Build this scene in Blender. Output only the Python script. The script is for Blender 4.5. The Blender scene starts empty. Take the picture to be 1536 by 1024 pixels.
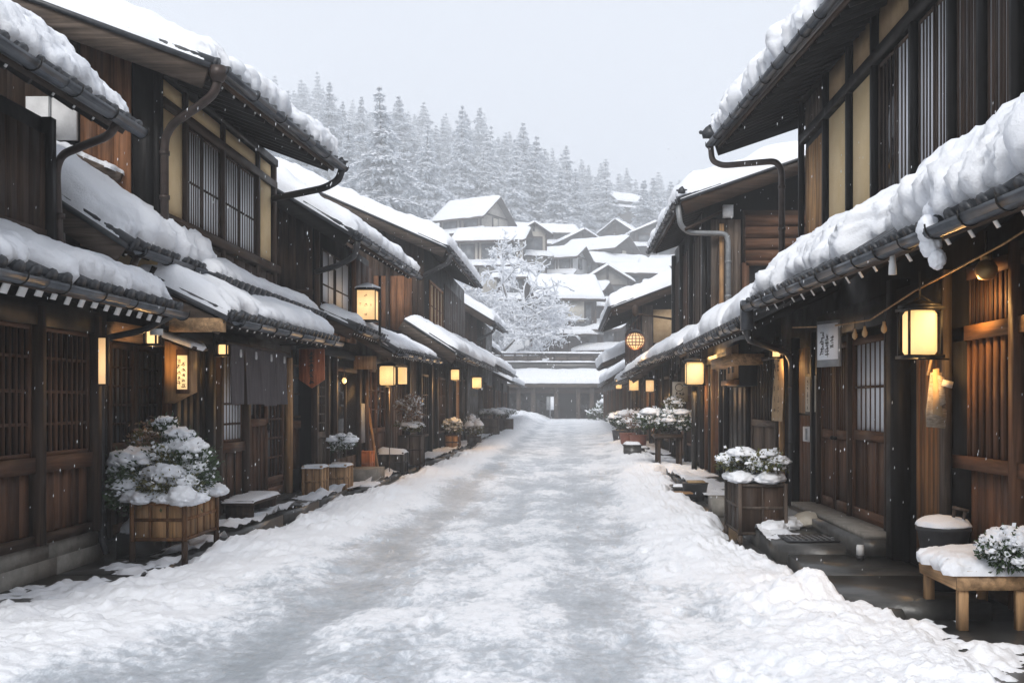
import bpy, math, random
import numpy as np
from mathutils import Vector
R = math.radians
scene = bpy.context.scene
COL = scene.collection
# ---------------------------------------------------------------- camera, sky, sun, exposure
F = 1493.0; VX, VY, EYE = 850.0, 605.0, 1.5          # focal length and vanishing point in photo pixels, eye height in metres
cam_d = bpy.data.cameras.new('camera'); cam = bpy.data.objects.new('camera', cam_d); COL.objects.link(cam)
cam.location = (0, 0, EYE); cam.rotation_euler = (R(90), 0, 0)
cam_d.sensor_width = 36; cam_d.lens = 36 * F / 1536
cam_d.shift_x = -(VX - 768) / 1536; cam_d.shift_y = (VY - 512) / 1536
cam_d.clip_start = 0.1; cam_d.clip_end = 3000
scene.camera = cam
world = bpy.data.worlds.new('World'); scene.world = world; world.use_nodes = True
nt = world.node_tree; nt.nodes.clear()
out = nt.nodes.new('ShaderNodeOutputWorld'); bg = nt.nodes.new('ShaderNodeBackground')
sky = nt.nodes.new('ShaderNodeTexSky'); sky.sky_type = 'NISHITA'; sky.sun_disc = False
SUN_EL, SUN_ROT = R(42), R(188)
sky.sun_elevation = SUN_EL; sky.sun_rotation = SUN_ROT; sky.air_density = 1.0; sky.dust_density = 3.0
mx = nt.nodes.new('ShaderNodeMix'); mx.data_type = 'RGBA'; mx.inputs[0].default_value = 0.9
tc = nt.nodes.new('ShaderNodeTexCoord'); cn = nt.nodes.new('ShaderNodeTexNoise'); cn.inputs['Scale'].default_value = 1.6; cn.inputs['Detail'].default_value = 3
cr = nt.nodes.new('ShaderNodeValToRGB')               # the overcast: a soft cloud deck, nearly even
cr.color_ramp.elements[0].position = .3; cr.color_ramp.elements[0].color = (6.45, 6.85, 7.6, 1)
cr.color_ramp.elements[1].position = .7; cr.color_ramp.elements[1].color = (6.85, 7.2, 7.9, 1)
nt.links.new(tc.outputs['Generated'], cn.inputs['Vector']); nt.links.new(cn.outputs['Fac'], cr.inputs['Fac'])
nt.links.new(sky.outputs['Color'], mx.inputs[6]); nt.links.new(cr.outputs['Color'], mx.inputs[7])
nt.links.new(mx.outputs[2], bg.inputs['Color']); bg.inputs['Strength'].default_value = 0.08
nt.links.new(bg.outputs['Background'], out.inputs['Surface'])
sl = bpy.data.lights.new('sun', 'SUN'); sl.energy = 1.5; sl.angle = R(25); sl.color = (1, .97, .93)
so = bpy.data.objects.new('sun', sl); COL.objects.link(so)
_d = Vector((math.sin(SUN_ROT) * math.cos(SUN_EL), math.cos(SUN_ROT) * math.cos(SUN_EL), math.sin(SUN_EL)))
so.rotation_euler = _d.to_track_quat('Z', 'Y').to_euler(); so.location = (0, 0, 60)
vs = scene.view_settings; vs.view_transform = 'Standard'; vs.look = 'None'; vs.exposure = 0.70; vs.gamma = 1
scene.cycles.use_denoising = True
scene.cycles.max_bounces = 12; scene.cycles.volume_bounces = 6; scene.cycles.diffuse_bounces = 4
scene.cycles.sample_clamp_indirect = 4

# ---------------------------------------------------------------- noise
rs = np.random.RandomState(7)
_perm = rs.permutation(512).astype(np.int64); _perm = np.concatenate([_perm, _perm, _perm])
_g = rs.normal(size=(512, 3)); _g /= np.linalg.norm(_g, axis=1)[:, None]
def perlin(p):
    p = np.asarray(p, float); i = np.floor(p).astype(np.int64); f = p - i; u = f * f * f * (f * (f * 6 - 15) + 10)
    i &= 511; res = 0
    for dx in (0, 1):
        for dy in (0, 1):
            for dz in (0, 1):
                h = _perm[_perm[_perm[(i[..., 0] + dx) & 511] + ((i[..., 1] + dy) & 511)] + ((i[..., 2] + dz) & 511)]
                g = _g[h & 511]
                d = g[..., 0] * (f[..., 0] - dx) + g[..., 1] * (f[..., 1] - dy) + g[..., 2] * (f[..., 2] - dz)
                wx = u[..., 0] if dx else 1 - u[..., 0]; wy = u[..., 1] if dy else 1 - u[..., 1]; wz = u[..., 2] if dz else 1 - u[..., 2]
                res = res + d * wx * wy * wz
    return res
def billow(p, octs):
    s = 0
    for k, (fr, am) in enumerate(octs): s = s + am * (np.sqrt(perlin(p * fr + k * 17.3) ** 2 + .006) - .05) * 2.3
    return s
def sstep(a, b, x):
    t = np.clip((x - a) / (b - a), 0, 1); return t * t * (3 - 2 * t)

# ---------------------------------------------------------------- materials
def nmat(name):
    m = bpy.data.materials.new(name); m.use_nodes = True; n = m.node_tree.nodes; return m, m.node_tree, n['Principled BSDF']
def setc(b, col, rough=.6, spec=.5, metal=0):
    b.inputs['Base Color'].default_value = (*col, 1); b.inputs['Roughness'].default_value = rough
    b.inputs['Specular IOR Level'].default_value = spec; b.inputs['Metallic'].default_value = metal
def node(t, k, **kw):
    n = t.nodes.new(k)
    for a, v in kw.items(): n.inputs[a].default_value = v
    return n
def bump(t, b, src, strength=.4, dist=.01):
    bp = node(t, 'ShaderNodeBump', Strength=strength, Distance=dist); t.links.new(src, bp.inputs['Height']); t.links.new(bp.outputs['Normal'], b.inputs['Normal'])
def ramp(t, src, stops):
    r = t.nodes.new('ShaderNodeValToRGB'); e = r.color_ramp.elements
    while len(e) < len(stops): e.new(.5)
    for q, (p, c) in zip(e, stops): q.position = p; q.color = (*c, 1) if len(c) == 3 else c
    t.links.new(src, r.inputs['Fac']); return r
def wood(name, col, axis='z', rough=.6, worn=.3, spec=.22):
    """weathered boards: grain drawn out along one axis, each board a little different, worn pale streaks"""
    m, t, b = nmat(name); L = t.links
    tc = t.nodes.new('ShaderNodeTexCoord'); mp = t.nodes.new('ShaderNodeMapping')
    sc = {'z': (22, 22, 1.3), 'y': (22, 1.3, 22), 'x': (1.3, 22, 22)}[axis]; mp.inputs['Scale'].default_value = sc
    geo = t.nodes.new('ShaderNodeNewGeometry')
    ad = t.nodes.new('ShaderNodeVectorMath'); ad.operation = 'MULTIPLY_ADD'; ad.inputs[1].default_value = (9, 9, 9)
    L.new(geo.outputs['Random Per Island'], ad.inputs[0]); L.new(tc.outputs['Object'], ad.inputs[2]); L.new(ad.outputs[0], mp.inputs['Vector'])
    n1 = node(t, 'ShaderNodeTexNoise', Scale=1.0, Detail=7.0, Roughness=.62, Distortion=.6); L.new(mp.outputs['Vector'], n1.inputs['Vector'])
    n2 = node(t, 'ShaderNodeTexNoise', Scale=1.7, Detail=4.0, Roughness=.6); L.new(tc.outputs['Object'], n2.inputs['Vector'])
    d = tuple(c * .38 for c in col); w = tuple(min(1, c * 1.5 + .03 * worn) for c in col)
    r1 = ramp(t, n1.outputs['Fac'], [(.28, d), (.52, col), (.72, w)])
    r2 = ramp(t, n2.outputs['Fac'], [(.3, (.62, .62, .64)), (.7, (1.2, 1.18, 1.15))])
    mu = t.nodes.new('ShaderNodeMix'); mu.data_type = 'RGBA'; mu.blend_type = 'MULTIPLY'; mu.inputs[0].default_value = 1
    L.new(r1.outputs[0], mu.inputs[6]); L.new(r2.outputs[0], mu.inputs[7])
    mr = t.nodes.new('ShaderNodeMapRange'); mr.inputs['To Min'].default_value = .62; mr.inputs['To Max'].default_value = 1.35; L.new(geo.outputs['Random Per Island'], mr.inputs['Value'])
    m2 = t.nodes.new('ShaderNodeVectorMath'); m2.operation = 'SCALE'; L.new(mu.outputs[2], m2.inputs[0]); L.new(mr.outputs[0], m2.inputs['Scale'])
    L.new(m2.outputs[0], b.inputs['Base Color']); b.inputs['Specular IOR Level'].default_value = spec
    rr = ramp(t, n2.outputs['Fac'], [(.3, (rough - .15,) * 3), (.7, (rough + .2,) * 3)]); L.new(rr.outputs[0], b.inputs['Roughness'])
    bump(t, b, n1.outputs['Fac'], .6, .006); return m
def noisy(name, col, col2, scale=6, rough=.7, detail=6, bs=.3, bd=.01, spec=.4, metal=0, scl=None):
    m, t, b = nmat(name); L = t.links; setc(b, col, rough, spec, metal)
    tc = t.nodes.new('ShaderNodeTexCoord'); mp = t.nodes.new('ShaderNodeMapping'); L.new(tc.outputs['Object'], mp.inputs['Vector'])
    if scl: mp.inputs['Scale'].default_value = scl
    n = node(t, 'ShaderNodeTexNoise', Scale=scale, Detail=detail, Roughness=.65); L.new(mp.outputs['Vector'], n.inputs['Vector'])
    r = ramp(t, n.outputs['Fac'], [(.32, col), (.68, col2)]); L.new(r.outputs[0], b.inputs['Base Color'])
    if bs: bump(t, b, n.outputs['Fac'], bs, bd)
    return m
M = {}
for ax in 'xyz':
    M['dark' + ax] = wood('dark_wood_' + ax, (.050, .031, .021), ax)
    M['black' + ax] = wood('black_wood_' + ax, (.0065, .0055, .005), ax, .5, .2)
    M['brown' + ax] = wood('brown_wood_' + ax, (.108, .052, .028), ax)
    M['grey' + ax] = wood('grey_wood_' + ax, (.095, .073, .058), ax, .7, .8)
    M['orange' + ax] = wood('orange_wood_' + ax, (.19, .09, .036), ax)
for ax in 'xyz': M['warm' + ax] = wood('warm_wood_' + ax, (.20, .093, .045), ax)
M['tan_wood'] = wood('tan_wood', (.36, .21, .10), 'z', .6); M['pale_wood'] = wood('pale_wood', (.46, .29, .155), 'y', .6)
M['pale_wood_z'] = wood('pale_wood_z', (.44, .27, .14), 'z', .6)
M['cream'] = noisy('cream_plaster', (.72, .53, .28), (.80, .62, .37), 3, .85, bs=.15)
M['far_plaster'] = noisy('far_plaster', (.40, .37, .32), (.54, .50, .44), 1.5, .85, bs=.1)
M['white_wall'] = noisy('white_plaster', (.62, .62, .62), (.74, .74, .74), 2, .8, bs=.1)
M['tile'] = noisy('roof_tile', (.022, .025, .030), (.055, .060, .068), 9, .42, bs=.3, spec=.5)
M['gutter'] = noisy('gutter_metal', (.045, .05, .058), (.10, .11, .125), 5, .38, bs=.25, bd=.004, metal=.35)
M['pipe_brown'] = noisy('brown_pipe', (.035, .024, .020), (.075, .055, .047), 7, .4, bs=.1, metal=.2)
M['pipe_black'] = noisy('black_pipe', (.018, .018, .020), (.04, .04, .043), 7, .4, bs=.1)
M['iron'] = noisy('black_iron', (.012, .012, .012), (.03, .028, .026), 20, .45, bs=.2, metal=.5)
M['white_paint'] = noisy('white_paint', (.66, .66, .66), (.8, .8, .8), 9, .6, bs=.05)
M['grey_metal'] = noisy('grey_metal', (.2, .21, .22), (.32, .33, .34), 9, .5, bs=.05, metal=.3)
M['stone'] = noisy('wet_stone', (.028, .028, .027), (.085, .083, .078), 5, .3, 8, .5, .02, .5)
M['stone_pale'] = noisy('pale_stone', (.17, .16, .14), (.30, .28, .25), 6, .7, 8, .4, .01)
M['pane_dark'] = noisy('dark_glass', (.010, .010, .011), (.03, .03, .031), 1.3, .12, 2, 0, 0, .6)
M['pane_grey'] = noisy('greyed_glass', (.05, .055, .06), (.13, .14, .15), 1.7, .15, 2, 0, 0, .6)
M['paper'] = noisy('paper_and_sky_glare', (.74, .76, .80), (.84, .86, .9), 2, .6, bs=0)
M['cloth'] = noisy('grey_cloth', (.078, .068, .070), (.135, .12, .125), 3, .9, 6, .3, .01, .2, 0, (9, 9, .8))
M['sign_cream'] = noisy('cream_paper', (.50, .46, .38), (.64, .60, .52), 7, .7, bs=.1)
M['sign_tan'] = noisy('tan_paper', (.36, .24, .13), (.46, .33, .19), 7, .7, bs=.1)
M['sign_orange'] = wood('orange_sign_wood', (.42, .13, .055), 'z', .6)
M['ink'] = noisy('ink', (.02, .018, .016), (.05, .045, .04), 20, .7, bs=0)
M['leaf'] = noisy('dark_leaves', (.018, .038, .016), (.05, .085, .032), 9, .5, bs=0)
M['leaf_olive'] = noisy('olive_leaves', (.06, .075, .02), (.16, .14, .05), 14, .55, bs=0)
M['leaf_dry'] = noisy('dry_leaves', (.15, .10, .06), (.32, .21, .15), 14, .7, bs=0)
M['needle'] = noisy('needles', (.42, .46, .50), (.68, .72, .76), 2, .8, bs=0)  # rime-pale needles, whitened further so the colour carries part of the haze
M['bark'] = noisy('bark', (.07, .06, .055), (.14, .12, .11), 9, .9, bs=.4)
M['crate_orange'] = noisy('orange_crate', (.42, .13, .04), (.52, .17, .05), 5, .6, bs=.1)
M['brass'] = noisy('old_brass', (.18, .11, .04), (.34, .22, .09), 6, .4, bs=.2, metal=.6)
M['pot_red'] = noisy('red_pot', (.16, .06, .04), (.24, .09, .06), 6, .6, bs=.1)
M['pot_dark'] = noisy('dark_pot', (.02, .021, .024), (.045, .046, .05), 6, .45, bs=.1)
M['newsprint'] = noisy('newsprint', (.16, .12, .085), (.42, .37, .30), 26, .8, bs=.3, scl=(1, 1, 3))
def snow_mat():
    m, t, b = nmat('snow'); L = t.links; setc(b, (.86, .885, .93), .62, .25)
    tc = t.nodes.new('ShaderNodeTexCoord')
    n = node(t, 'ShaderNodeTexNoise', Scale=38.0, Detail=6.0, Roughness=.7); L.new(tc.outputs['Object'], n.inputs['Vector'])
    n2 = node(t, 'ShaderNodeTexNoise', Scale=2.2, Detail=3.0); L.new(tc.outputs['Object'], n2.inputs['Vector'])
    r = ramp(t, n2.outputs['Fac'], [(.3, (.83, .86, .915)), (.7, (.90, .915, .945))]); L.new(r.outputs[0], b.inputs['Base Color'])
    bump(t, b, n.outputs['Fac'], .5, .02); return m
M['snow'] = snow_mat()
def road_mat():
    m, t, b = nmat('trodden_snow'); L = t.links
    at = t.nodes.new('ShaderNodeAttribute'); at.attribute_name = 'ice'
    tc = t.nodes.new('ShaderNodeTexCoord'); mp = t.nodes.new('ShaderNodeMapping'); mp.inputs['Scale'].default_value = (1.6, .8, 1); L.new(tc.outputs['Object'], mp.inputs['Vector'])
    n = node(t, 'ShaderNodeTexNoise', Scale=12.0, Detail=11.0, Roughness=.78, Distortion=.4); L.new(mp.outputs['Vector'], n.inputs['Vector'])
    s = t.nodes.new('ShaderNodeMath'); s.operation = 'MULTIPLY_ADD'; s.inputs[1].default_value = 1.5; L.new(n.outputs['Fac'], s.inputs[0])
    o = t.nodes.new('ShaderNodeMath'); o.operation = 'ADD'; o.inputs[1].default_value = -.72; L.new(at.outputs['Fac'], o.inputs[0]); L.new(o.outputs[0], s.inputs[2])
    r = ramp(t, s.outputs[0], [(.24, (.88, .90, .94)), (.42, (.70, .735, .785)), (.58, (.50, .54, .59)), (1.0, (.34, .38, .42))]); L.new(r.outputs[0], b.inputs['Base Color'])
    rr = ramp(t, s.outputs[0], [(.25, (.6,) * 3), (.6, (.34,) * 3)]); L.new(rr.outputs[0], b.inputs['Roughness'])
    n3 = node(t, 'ShaderNodeTexNoise', Scale=30.0, Detail=6.0, Roughness=.7); L.new(tc.outputs['Object'], n3.inputs['Vector'])
    bump(t, b, n3.outputs['Fac'], .6, .02); return m
M['road'] = road_mat()
def glow(name, col, s, s2=None):
    """lit paper: emission painted brighter in the middle for a bulb not modelled"""
    m, t, b = nmat(name); L = t.links; setc(b, (.5, .42, .3), .6, .2)
    tc = t.nodes.new('ShaderNodeTexCoord'); n = node(t, 'ShaderNodeTexNoise', Scale=5.0, Detail=3.0); L.new(tc.outputs['Object'], n.inputs['Vector'])
    r = ramp(t, n.outputs['Fac'], [(.3, tuple(c * .86 for c in col)), (.7, tuple(min(1, c * 1.08) for c in col))])
    L.new(r.outputs[0], b.inputs['Emission Color']); ln = t.nodes.new('ShaderNodeVectorMath'); ln.operation = 'LENGTH'; L.new(tc.outputs['Object'], ln.inputs[0])
    mr = node(t, 'ShaderNodeMapRange'); mr.interpolation_type = 'SMOOTHSTEP'; mr.inputs['From Min'].default_value = .09; mr.inputs['From Max'].default_value = .30; mr.inputs['To Min'].default_value = s * 1.45; mr.inputs['To Max'].default_value = s * .95
    L.new(ln.outputs['Value'], mr.inputs['Value']); L.new(mr.outputs[0], b.inputs['Emission Strength']); return m
M['glow'] = glow('lantern_paper', (1, .58, .22), .66); M['glow_dim'] = glow('lit_panel', (.92, .55, .25), .5); M['glow_sign'] = glow('lit_sign', (1, .60, .26), .66)
M['glow_window'] = glow('warm_window', (.8, .36, .1), .35)

# ---------------------------------------------------------------- mesh builder (world coordinates; build() makes them local to the thing)
class MB:
    def __init__(s): s.V = []; s.Fc = []; s.mi = []; s.n = 0; s.mats = []
    def _m(s, mat):
        if mat not in s.mats: s.mats.append(mat)
        return s.mats.index(mat)
    def add(s, v, f, mat):
        v = np.asarray(v, float).reshape(-1, 3); k = s._m(mat)
        s.V.append(v); s.Fc.append([tuple(i + s.n for i in q) for q in f] if not isinstance(f, np.ndarray) else f + s.n); s.mi.append((len(f), k)); s.n += len(v); return s
    def box(s, x0, x1, y0, y1, z0, z1, mat, rot=0):
        x0, x1 = sorted((x0, x1)); y0, y1 = sorted((y0, y1)); z0, z1 = sorted((z0, z1))
        v = np.array([(x, y, z) for z in (z0, z1) for x, y in ((x0, y0), (x1, y0), (x1, y1), (x0, y1))], float)
        if rot:
            c = np.array([(x0 + x1) / 2, (y0 + y1) / 2, 0]); a = v - c; co, si = math.cos(rot), math.sin(rot)
            v = np.stack([a[:, 0] * co - a[:, 1] * si, a[:, 0] * si + a[:, 1] * co, a[:, 2]], 1) + c
        return s.add(v, BOXF, mat)
    def bar(s, a, b, w, h, mat, up=(0, 0, 1)):
        """a beam from a to b, w wide and h deep"""
        a, b = np.array(a, float), np.array(b, float); d = (b - a) / max(1e-9, np.linalg.norm(b - a)); u = np.array(up, float)
        r = np.cross(d, u); r /= max(1e-9, np.linalg.norm(r)); u = np.cross(r, d)
        v = [p + r * sx * w / 2 + u * sz * h / 2 for p, q in ((a, 0), (b, 1)) for sx, sz in ((-1, -1), (1, -1), (1, 1), (-1, 1))]
        return s.add(v, BOXF, mat)
    def prism(s, poly, d, mat):
        """closed polygon (list of 3-D points) pushed along vector d"""
        n = len(poly); a = np.array(poly, float); b = a + np.array(d, float)
        f = [tuple(range(n))[::-1], tuple(range(n, 2 * n))] + [(i, (i + 1) % n, n + (i + 1) % n, n + i) for i in range(n)]
        return s.add(np.vstack([a, b]), f, mat)
    def tube(s, pts, r, mat, sides=8, r2=None, cap=True):
        P = np.array(pts, float); n = len(P); rr = np.linspace(r, r if r2 is None else r2, n)
        T = np.gradient(P, axis=0); T /= np.maximum(1e-9, np.linalg.norm(T, axis=1))[:, None]
        u = np.cross(T[0], (0, 0, 1.)); u = np.array((1., 0, 0)) if np.linalg.norm(u) < 1e-3 else u / np.linalg.norm(u)
        V = []
        for i in range(n):
            u = u - T[i] * (u @ T[i]); u /= max(1e-9, np.linalg.norm(u)); w = np.cross(T[i], u)
            for k in range(sides):
                a = 2 * math.pi * k / sides; V.append(P[i] + rr[i] * (math.cos(a) * u + math.sin(a) * w))
        f = [(i * sides + k, i * sides + (k + 1) % sides, (i + 1) * sides + (k + 1) % sides, (i + 1) * sides + k) for i in range(n - 1) for k in range(sides)]
        if cap: f += [tuple(range(sides))[::-1], tuple(range((n - 1) * sides, n * sides))]
        return s.add(V, f, mat)
    def lathe(s, c, prof, mat, sides=20, sx=1, sy=1):
        V = [(c[0] + r * math.cos(2 * math.pi * k / sides) * sx, c[1] + r * math.sin(2 * math.pi * k / sides) * sy, c[2] + z) for r, z in prof for k in range(sides)]
        n = len(prof); f = [(i * sides + k, i * sides + (k + 1) % sides, (i + 1) * sides + (k + 1) % sides, (i + 1) * sides + k) for i in range(n - 1) for k in range(sides)]
        f += [tuple(range(sides))[::-1], tuple(range((n - 1) * sides, n * sides))]
        return s.add(V, f, mat)
    def grid(s, P, mat):
        a, b = P.shape[:2]; i = np.arange(a * b).reshape(a, b)
        f = np.stack([i[:-1, :-1], i[1:, :-1], i[1:, 1:], i[:-1, 1:]], -1).reshape(-1, 4)
        return s.add(P.reshape(-1, 3), f, mat)
    def build(s, name, parent=None, smooth=False, label=None):
        me = bpy.data.meshes.new(name); o = bpy.data.objects.new(name, me); COL.objects.link(o)
        off = np.zeros(3)
        if parent is not None:
            o.parent = parent; off = np.array(parent.get('_w', (0, 0, 0)))
        V = np.vstack(s.V) - off
        o['_w'] = [float(q) for q in off]
        me.vertices.add(len(V)); me.vertices.foreach_set('co', V.astype(np.float32).ravel())
        loops, starts, tot, mi = [], [], 0, []
        for fs, (nf, k) in zip(s.Fc, s.mi):
            if isinstance(fs, np.ndarray):
                loops.append(fs.ravel()); starts.append(tot + np.arange(nf) * fs.shape[1]); tot += fs.size
            else:
                for q in fs: loops.append(np.array(q)); starts.append(np.array([tot])); tot += len(q)
            mi += [k] * nf
        me.loops.add(tot); me.loops.foreach_set('vertex_index', np.concatenate(loops).astype(np.int32))
        me.polygons.add(len(mi)); me.polygons.foreach_set('loop_start', np.concatenate(starts).astype(np.int32))
        for m in s.mats: me.materials.append(M[m])
        me.polygons.foreach_set('material_index', np.array(mi, np.int32))
        if smooth: me.polygons.foreach_set('use_smooth', np.ones(len(mi), bool))
        me.update(calc_edges=True); me.validate()
        if label: o['label'] = label
        return o
BOXF = [(3, 2, 1, 0), (4, 5, 6, 7), (0, 1, 5, 4), (1, 2, 6, 5), (2, 3, 7, 6), (3, 0, 4, 7)]
def thing(name, label, cat, loc, group=None):
    o = bpy.data.objects.new(name, None); COL.objects.link(o); o.location = loc; o['_w'] = [float(v) for v in loc]; o.empty_display_size = .2
    o['label'] = label; o['category'] = cat
    if group: o['group'] = group
    return o
def tag(o, label=None, cat=None, group=None, kind=None):
    for k, v in (('label', label), ('category', cat), ('group', group), ('kind', kind)):
        if v: o[k] = v
    return o
def px2(px, py, Y): return ((px - VX) / F * Y, Y, EYE + (VY - py) / F * Y)      # where the sight line through a photo point meets distance Y
def UX(px, x): return x * F / (px - VX)                                          # distance at which it meets the plane x
def WZ(py, Y): return EYE + (VY - py) / F * Y
# ---------------------------------------------------------------- snow
def blanket(mb, E0, E1, T0, T1, T=.25, res=None, setback=.06, lump=1., seed=0, hole=0, rnd=(1, 1, 1, 1), R_=None, sag=0):
    """snow lying on a sloped patch: E0-E1 lower edge, T0-T1 upper edge; rounded rims and a clotted, uneven surface"""
    E0, E1, T0, T1 = (np.array(q, float) for q in (E0, E1, T0, T1))
    L = np.linalg.norm(E1 - E0); W = np.linalg.norm(T0 - E0)
    if res is None: res = max(.022, .003 * (E0[1] + E1[1]) / 2)
    na = int(min(420, max(8, L / res))); nb = int(min(110, max(8, W / res * .75)))
    R_ = R_ or T * 1.05
    a = _eq(np.linspace(0, 1, na), min(.3, R_ / L)); b = _eq(np.linspace(0, 1, nb), min(.35, R_ / W))
    A, B = np.meshgrid(a, b, indexing='ij')
    s = seed * 13.7
    al = (A[..., None] * L)
    e = np.concatenate([al * 1.6 + s, al * 0 + s, al * 0], -1)
    sb = setback + (.10 * perlin(e) + .15 * perlin(e * 2.9) + .13 * perlin(e * 6.7) + .05 * perlin(e * 15)) * lump - hole * np.minimum(0, perlin(e * .8 + 3) + .12) * 1.2
    Bw = B * W; Bs = sb + (W - sb) * B
    P0 = (E0 * (1 - A[..., None]) + E1 * A[..., None]); P1 = (T0 * (1 - A[..., None]) + T1 * A[..., None])
    P = P0 + (P1 - P0) * (Bs / W)[..., None]
    n = np.cross(E1 - E0, T0 - E0); n /= np.linalg.norm(n); n = n if n[2] > 0 else -n
    prof = lambda d: np.sqrt(np.clip(1 - (1 - np.clip(d / R_, 0, 1)) ** 2, 0, 1))
    h = prof(Bw) if rnd[0] else 1.
    if rnd[1]: h = h * prof(A * L)
    if rnd[2]: h = h * prof((1 - A) * L)
    if rnd[3]: h = h * (.25 + .75 * prof((1 - B) * W))
    q = np.concatenate([(A * L)[..., None], Bs[..., None], np.full_like(A, s)[..., None]], -1)
    h = h * (1 + .40 * perlin(q * 1.0) + .30 * perlin(q * 2.7) + .12 * perlin(q * 6))
    Q = P + n * (h * T - .03)[..., None]
    out_ = (E0 - T0); out_ /= np.linalg.norm(out_)
    bulge = np.clip(1 - Bw / R_, 0, 1) * h                                       # the rim bellies out over the edge
    Q = Q + out_ * (bulge * T * .35)[..., None]
    if sag: Q[..., 2] -= (bulge * sag * (1 + perlin(q * 2)))
    ga = np.gradient(Q, axis=0); gb = np.gradient(Q, axis=1); N = np.cross(ga, gb); N /= np.maximum(1e-9, np.linalg.norm(N, axis=2))[..., None]
    N = N * np.sign((N @ n).mean())
    rim = np.clip(1.15 - Bw / (R_ * 2.6), .3, 1) if rnd[0] else .4
    oc = [(o, v) for o, v in ((2.4, .045), (6.0, .030), (12, .025), (25, .021), (50, .013)) if 1 / o > res * 1.3]
    D = billow(Q + s, oc) if oc else 0
    m = np.clip(h * 3, 0, 1)
    Q = Q + N * ((D - .035) * lump * rim * m * min(1.2, .55 + T / .5))[..., None]
    mb.grid(Q, 'snow'); return mb
def _eq(t, k):
    # denser samples near both ends (k = share of the length that is rim)
    x = np.linspace(0, 1, 400); w = 1 + 2.2 * np.exp(-(np.minimum(x, 1 - x) / k) ** 2 * 1.2)
    c = np.concatenate([[0], np.cumsum((w[1:] + w[:-1]) / 2)]); c /= c[-1]; return np.interp(t, c, x)
_ICO = {}
def ico(sub):
    if sub in _ICO: return _ICO[sub]
    import bmesh
    bm = bmesh.new(); bmesh.ops.create_icosphere(bm, subdivisions=sub, radius=1); bm.verts.ensure_lookup_table()
    r = (np.array([v.co[:] for v in bm.verts]), np.array([[v.index for v in f.verts] for f in bm.faces])); bm.free(); _ICO[sub] = r; return r
def lumpy(mb, c, r, mat='snow', sub=3, amp=.22, seed=0, flat=.3, fr=2.2):
    """a clotted lump with a flattened underside"""
    v, f = ico(sub); d = 1 + amp * (perlin(v * fr + seed * 3.1) + .8 * np.abs(perlin(v * fr * 2.2 + seed)) ); v = v * d[:, None]
    v = np.stack([v[:, 0], v[:, 1], np.where(v[:, 2] < 0, v[:, 2] * flat, v[:, 2])], 1) * np.array(r) + np.array(c)
    mb.add(v, f, mat)
def leaves(mb, pts, size, mat, rg, dirs=None, asp=.45):
    n = len(pts); pts = np.asarray(pts)
    d = rg.normal(size=(n, 3)) if dirs is None else dirs + rg.normal(size=(n, 3)) * .45; d /= np.linalg.norm(d, axis=1)[:, None]
    u = np.cross(d, rg.normal(size=(n, 3))); u /= np.linalg.norm(u, axis=1)[:, None]
    s = (size if np.isscalar(size) else np.asarray(size)[:, None]) * (.6 + .8 * rg.rand(n, 1))
    v = np.stack([pts, pts + d * s * .5 + u * s * asp * .5, pts + d * s, pts + d * s * .5 - u * s * asp * .5], 1).reshape(-1, 3)
    mb.add(v, np.arange(4 * n).reshape(n, 4), mat)
def glyph(mb, o, r, u, n, size, seed, mat='ink', k=8, th=.13):
    """one brush-written character: a few crossing strokes standing a hair proud of the board"""
    rg = random.Random(seed); o, r, u, n = (np.array(q, float) for q in (o, r, u, n)); o = o + n * .003
    S = []
    for i in range(k):
        t = rg.random()
        if t < .42: y = rg.uniform(-.42, .42); S.append(((rg.uniform(-.42, -.12), y), (rg.uniform(.12, .42), y + .05)))
        elif t < .72: x = rg.uniform(-.3, .3); S.append(((x, rg.uniform(.1, .45)), (x, rg.uniform(-.45, -.05))))
        else: x = rg.uniform(-.1, .1); S.append(((x, rg.uniform(0, .3)), (x + rg.choice((-.38, .38)), rg.uniform(-.45, -.2))))
    for (a, b) in S:
        A = o + (r * a[0] + u * a[1]) * size; B = o + (r * b[0] + u * b[1]) * size; d = B - A; p = np.cross(d, n); p /= np.linalg.norm(p); w = size * th * rg.uniform(.6, 1.1)
        mb.add([A - p * w * .6, B - p * w * .35, B + p * w * .35, A + p * w * .6], [(0, 1, 2, 3)], mat)
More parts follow.
